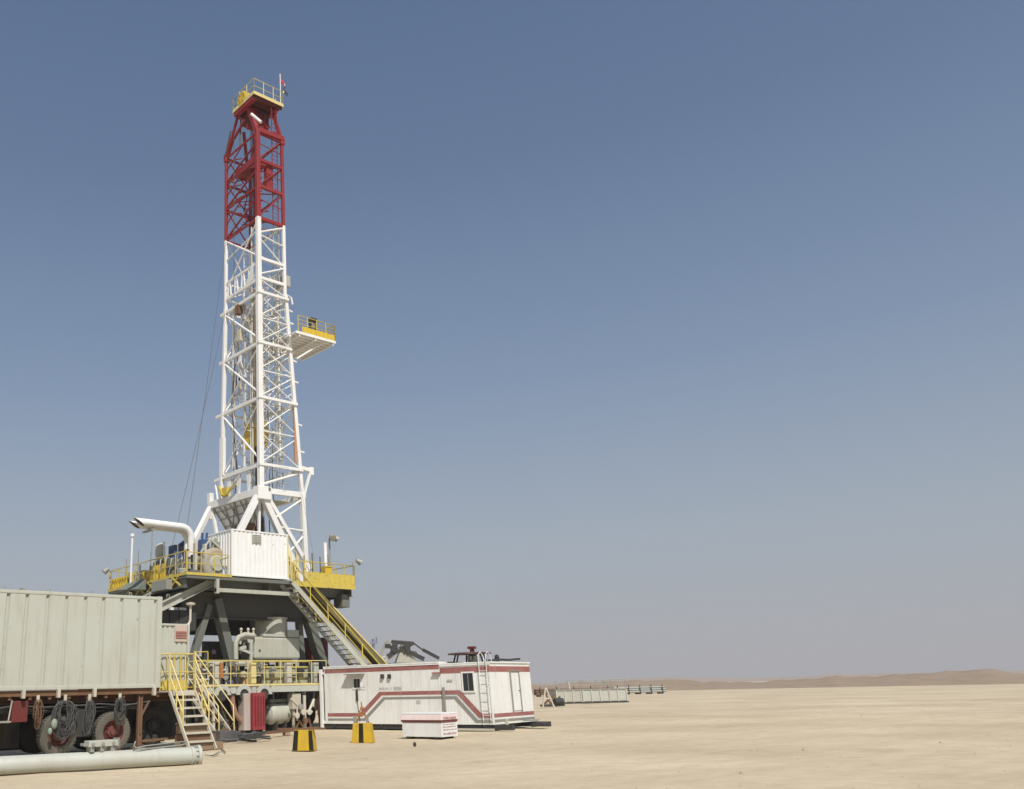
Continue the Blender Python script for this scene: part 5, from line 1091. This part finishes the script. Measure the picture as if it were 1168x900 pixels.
# low tanks and pipe racks on the right
def far_tank(label, px0, px1, pyb, h, mat, ribs=6, rail=True, name='mud_tank', cat='tank', grp='low steel tanks far right'):
    a, c = at_(px0, pyb), at_(px1, pyb-.0235*(px1-px0)); e = c-a; Lt = e.length; e.normalize(); rz = math.atan2(e.y, e.x)
    t = T(name, label, cat, tuple(a), rz, grp)
    MB().box(0, Lt, 0, 2.4, .15, h).build('tank_shell', mat, t, local=True, bevel=.03)
    for k in range(ribs+1): MB().box(k*Lt/ribs-.05, k*Lt/ribs+.05, -.08, -.002, .12, h).build('rib', CREAM, t, local=True)
    MB().box(-.1, Lt+.1, -.06, 2.4, 0, .145).build('skid', DARK, t, local=True)
    MB().box(-.05, Lt+.05, -.05, 2.45, h+.002, h+.1).build('top_frame', STEEL, t, local=True)
    if rail:
        rails([(0, 0, h+.1), (Lt, 0, h+.1)], .8, r=.03, step=1.2).build('railing', STEEL, t, local=True)
        rn = random.Random(int(px0)); b = MB()
        for k in range(int(Lt*.9)): x = rn.random()*Lt; b.beam((x, .8, h+.1), (x+rn.uniform(-.8, .8), 1.2, h+.5+.5*rn.random()), .07)
        b.build('hatch_gear', STEEL, t, local=True)
    return t
far_tank('pale low steel tank on the sand nearest the right end of the striped cabin', 636, 664, 803, 1.15, LG, 3)
far_tank('pale low steel tank with thin posts right of the first tank', 666, 716, 802.3, 1.15, PIPE, 5)
t = T('pump_skid', 'small dark machine skid on the sand between the striped cabin and the low tanks', 'pump', tuple(at_(630, 806)))
p = at_(630, 806)
MB().beam(p+V((-.9, .4, .1)), p+V((1.0, -.4, .1)), .4, .15).build('skid', DARK, t)
MB().beam(p+V((-.7, .2, .25)), p+V((.4, 0, .9)), .14).beam(p+V((.2, 0, .3)), p+V((.9, -.2, .75)), .12).beam(p+V((-.2, 0, .2)), p+V((-.5, .2, 1.1)), .1).build('pump_arm', RUST, t)
MB().tube(p+V((.1, -.2, .4)), p+V((.8, -.5, .4)), .25, 12).build('pump_motor', DARK, t)
t = T('pipe_stand', 'white A shaped steel stand beside the right end of the striped cabin', 'stand', tuple(at_(620, 807)))
p = at_(619, 808); MB().beam(p, p+V((.35, -.2, 1.5)), .1).beam(p+V((.8, -.5, 0)), p+V((.4, -.2, 1.5)), .1).beam(p+V((.1, 0, .7)), p+V((.7, -.4, .7)), .08).build('stand_frame', CREAM, t)
for i, (px0, px1, py, mat, lab) in enumerate(((612, 700, 795, RUST, 'long dark rack under the brown pipes behind the low pale tanks'), (702, 760, 792.5, STEEL, 'short dark rack under the grey pipes far right behind the tanks'))):
    a, c = at_(px0, py), at_(px1, py-.0235*(px1-px0)); t = T('pipe_rack', lab, 'pipe rack', tuple(a), 0, 'pipe racks in the far yard'); pro = None
    for r_ in range(3):
        for k in range(5-r_):
            o = fw*(k*.34+r_*.17)+Z*(.38+r_*.3); pl_ = ['dark brown steel pipe lying in the long far pipe stack', 'grey steel pipe lying in the short far pipe stack'][i]; g0_ = a+o
            if pro is None: pro = MB().tube(V((0, 0, 0)), c-a, .165, 10).build('steel_pipe', mat)
            q = pro if not (r_ or k) else pro.copy()
            if q is not pro: COL.objects.link(q)
            q.location = g0_; q['label'] = pl_; q['category'] = 'pipe'; q['group'] = ['pipes of the long far stack', 'pipes of the short far stack'][i]
    b = MB()
    for k in range(5): q = a.lerp(c, .05+.22*k); b.beam(q-fw*.2+Z*.1, q+fw*2+Z*.1, .2, .2); b.beam(q-fw*.2, q-fw*.2+Z*1.4, .1)
    b.build('rack', DARK, t)
# folded crane behind the cabin
t = T('folded_crane', 'dark folded crane boom rising behind the roof of the striped cabin', 'crane', tuple(aZ(470, 800, 0)))
Dp = 62.0
def K(x, y):
    d = ray(x, y); h = V((d.x, d.y, 0)); return CAM+d*(Dp/h.length)
MB().beam(K(447, 732), K(472, 734), .25, .25).build('boom_head', DARK, t, bevel=.05)
MB().beam(K(451, 734), K(448, 745), .35, .4).beam(K(463, 735), K(467, 746), .3, .35).build('mast_block', DARK, t, bevel=.05)
MB().beam(K(467, 744), K(484, 752), .25, .28).beam(K(442, 749), K(455, 741), .25, .3).build('lower_boom', DARK, t)
MB().beam(K(482, 741), K(501, 751), .2, .22).beam(K(471, 733), K(483, 742), .08, .1).build('jib', DARK, t)
MB().beam(K(441, 731), K(434, 747), .12, .2).beam(K(441, 731), K(447, 740), .12, .2).build('grey_stay', STEEL, t)
rn = random.Random(8); 
for k in range(22):
    x = rn.uniform(443, 474); y = 731+abs(x-458)*.35+rn.uniform(0, 9); MB().beam(K(x, y), K(x+rn.uniform(-7, 7), y+rn.uniform(-3, 6)), rn.uniform(.12, .3), rn.uniform(.12, .3)).build('linkage', rn.choice([BLK, DARK, SUBG, DARK]), t)
MB().prism([K(452, 756), K(478, 756), K(463, 742), K(457, 741)], fw*1.5).build('pale_housing', LG, t)
MB().beam(K(430, 752), K(450, 745), .1).beam(K(436, 755), K(452, 748), .08).beam(K(430, 757), K(425, 748), .08).build('cable_stay', CREAM, t)
base = K(462, 756); b = MB(); ww = rt*3.2
c0 = V((base.x, base.y, 0)); b.hexa([c0-ww, c0+ww, c0+ww+fw*2.4, c0-ww+fw*2.4, c0-ww+Z*(base.z), c0+ww+Z*(base.z), c0+ww+fw*2.4+Z*base.z, c0-ww+fw*2.4+Z*base.z]); b.build('crane_carrier', DARK, t)
# lamp mast far behind
Dp = 75.0; a = K(425.5, 729); g0 = V((a.x, a.y, 0)); t = T('lighting_tower', 'thin blue grey lighting tower far behind the foot of the yellow slide', 'light tower', tuple(g0))
MB().beam(g0, a, .18).build('tower_pole', paint('blue_grey', (.16, .19, .28), .6), t); MB().beam(K(422, 733), K(429, 733), .2, .25).beam(K(429.5, 727), K(429.5, 734), .1).build('lamp_bar', paint('blue_grey_lamp', (.2, .24, .36), .6), t)
# vehicles seen through the legs
Dp = 66.0; a = K(217, 752); g0 = V((a.x, a.y, 0)); t = T('parked_truck', 'dark truck with pale windows seen far off between the rig legs', 'truck', tuple(g0)); 
def Bx(mb, u0, u1, w0, w1, z0, z1): return mb.hexa([g0+rt*u0+fw*w0+Z*z0, g0+rt*u1+fw*w0+Z*z0, g0+rt*u1+fw*w1+Z*z0, g0+rt*u0+fw*w1+Z*z0, g0+rt*u0+fw*w0+Z*z1, g0+rt*u1+fw*w0+Z*z1, g0+rt*u1+fw*w1+Z*z1, g0+rt*u0+fw*w1+Z*z1])
Bx(MB(), -1.0, 1.3, 0, 5, .7, 2.6).build('cab', paint('navy_paint', (.02, .03, .06), .4), t, bevel=.1); Bx(MB(), -1.0, 1.3, 2, 8, 2.6, 4.3).build('load', DARK, t, bevel=.1)
for u in (-.6, .4): Bx(MB(), u, u+.75, -.04, -.005, 3.0, 3.75).build('windscreen', W, t)
for u in (-.9, .8): Bx(MB(), u, u+.4, .3, 1.3, 0, .95).build('wheel', BLK, t, bevel=.1)
Dp = 120.0; a = K(208, 740); g0 = V((a.x, a.y, 0)); t = T('far_cabin', 'pale site cabin far away seen left of the raking rig legs', 'cabin', tuple(g0)); Bx(MB(), -4, 6, 0, 3, .4, 5.2).build('cabin_body', W, t); Bx(MB(), -4.1, 6.1, -.05, 3.1, 5.2, 5.5).build('roof', BAND, t); Bx(MB(), -4, 6, -.03, -.005, 2.3, 2.8).build('stripe', GRY, t)

# ================================================================== LIGHT
SUN = V((-.42, -.91, 0)).normalized()*math.cos(math.radians(50))+Z*math.sin(math.radians(50))
sd = bpy.data.lights.new('sun', 'SUN'); so = bpy.data.objects.new('sun', sd); COL.objects.link(so)
sd.energy = 4.55; sd.angle = math.radians(.53); sd.color = (1, .95, .87)
so.rotation_euler = (-SUN).to_track_quat('-Z', 'Y').to_euler(); so.location = SUN*100
w = bpy.data.worlds.new('World'); sc.world = w; w.use_nodes = True; nt = w.node_tree
bg = nt.nodes['Background']; sk = nt.nodes.new('ShaderNodeTexSky'); sk.sky_type = 'NISHITA'; sk.sun_disc = False
sk.sun_elevation = math.radians(50); sk.sun_rotation = math.atan2(SUN.x, SUN.y) % (2*math.pi)
sk.altitude = 100; sk.air_density = 1.0; sk.dust_density = 1.0; sk.ozone_density = 1.0
# dusty desert air: the lower sky greys out towards the horizon
tc = nt.nodes.new('ShaderNodeTexCoord'); sx = nt.nodes.new('ShaderNodeSeparateXYZ'); nt.links.new(tc.outputs['Generated'], sx.inputs[0])
def ramp(stops, gain=1.0):
    r = nt.nodes.new('ShaderNodeValToRGB'); r.color_ramp.interpolation = 'EASE' if gain == 1 else 'LINEAR'; e = r.color_ramp.elements
    while len(e) > 1: e.remove(e[0])
    for i, (p, c) in enumerate(stops):
        q = e[0] if i == 0 else e.new(p); q.position = p; q.color = (*c, 1)
    nt.links.new(sx.outputs[2], r.inputs[0]); return r
SK = .11
hz = ramp([(0, (.407, .403, .424)), (.15, (.352, .402, .465)), (.33, (.232, .302, .420)), (.55, (.147, .209, .328))], 2)
fa = ramp([(0, (1, 1, 1)), (.18, (.9, .9, .9)), (.36, (.7, .7, .7)), (.55, (.5, .5, .5)), (.8, (0, 0, 0))], 2)
sc_ = nt.nodes.new('ShaderNodeVectorMath'); sc_.operation = 'SCALE'; sc_.inputs[3].default_value = 1/SK; nt.links.new(hz.outputs[0], sc_.inputs[0])
mx_ = nt.nodes.new('ShaderNodeMix'); mx_.data_type = 'RGBA'; mx_.clamp_factor = True
nt.links.new(fa.outputs[0], mx_.inputs[0]); nt.links.new(sk.outputs[0], mx_.inputs[6]); nt.links.new(sc_.outputs[0], mx_.inputs[7])
nt.links.new(mx_.outputs[2], bg.inputs[0]); bg.inputs[1].default_value = SK
vs_ = sc.view_settings; sc.display_settings.display_device = 'sRGB'; vs_.view_transform = 'Standard'; vs_.look = 'None'; vs_.exposure = 0; vs_.gamma = 1; vs_.use_curve_mapping = False
sc.cycles.max_bounces = 6; sc.cycles.use_denoising = True
# dusty air
hm = bpy.data.materials.new('dusty_air'); hm.use_nodes = True; ht = hm.node_tree; ht.nodes.clear()
ho = ht.nodes.new('ShaderNodeOutputMaterial'); hv = ht.nodes.new('ShaderNodeVolumePrincipled'); ht.links.new(hv.outputs[0], ho.inputs['Volume'])
hv.inputs['Color'].default_value = (.86, .84, .84, 1); hv.inputs['Density'].default_value = .0005; hv.inputs['Anisotropy'].default_value = 0.0
hz_ = MB().box(-5600, 9600, -5600, 9600, -2.0, 45).build('haze', hm, kind='stuff'); hz_['label'] = 'thin pale dusty air hanging over the desert floor'; hz_['category'] = 'haze'
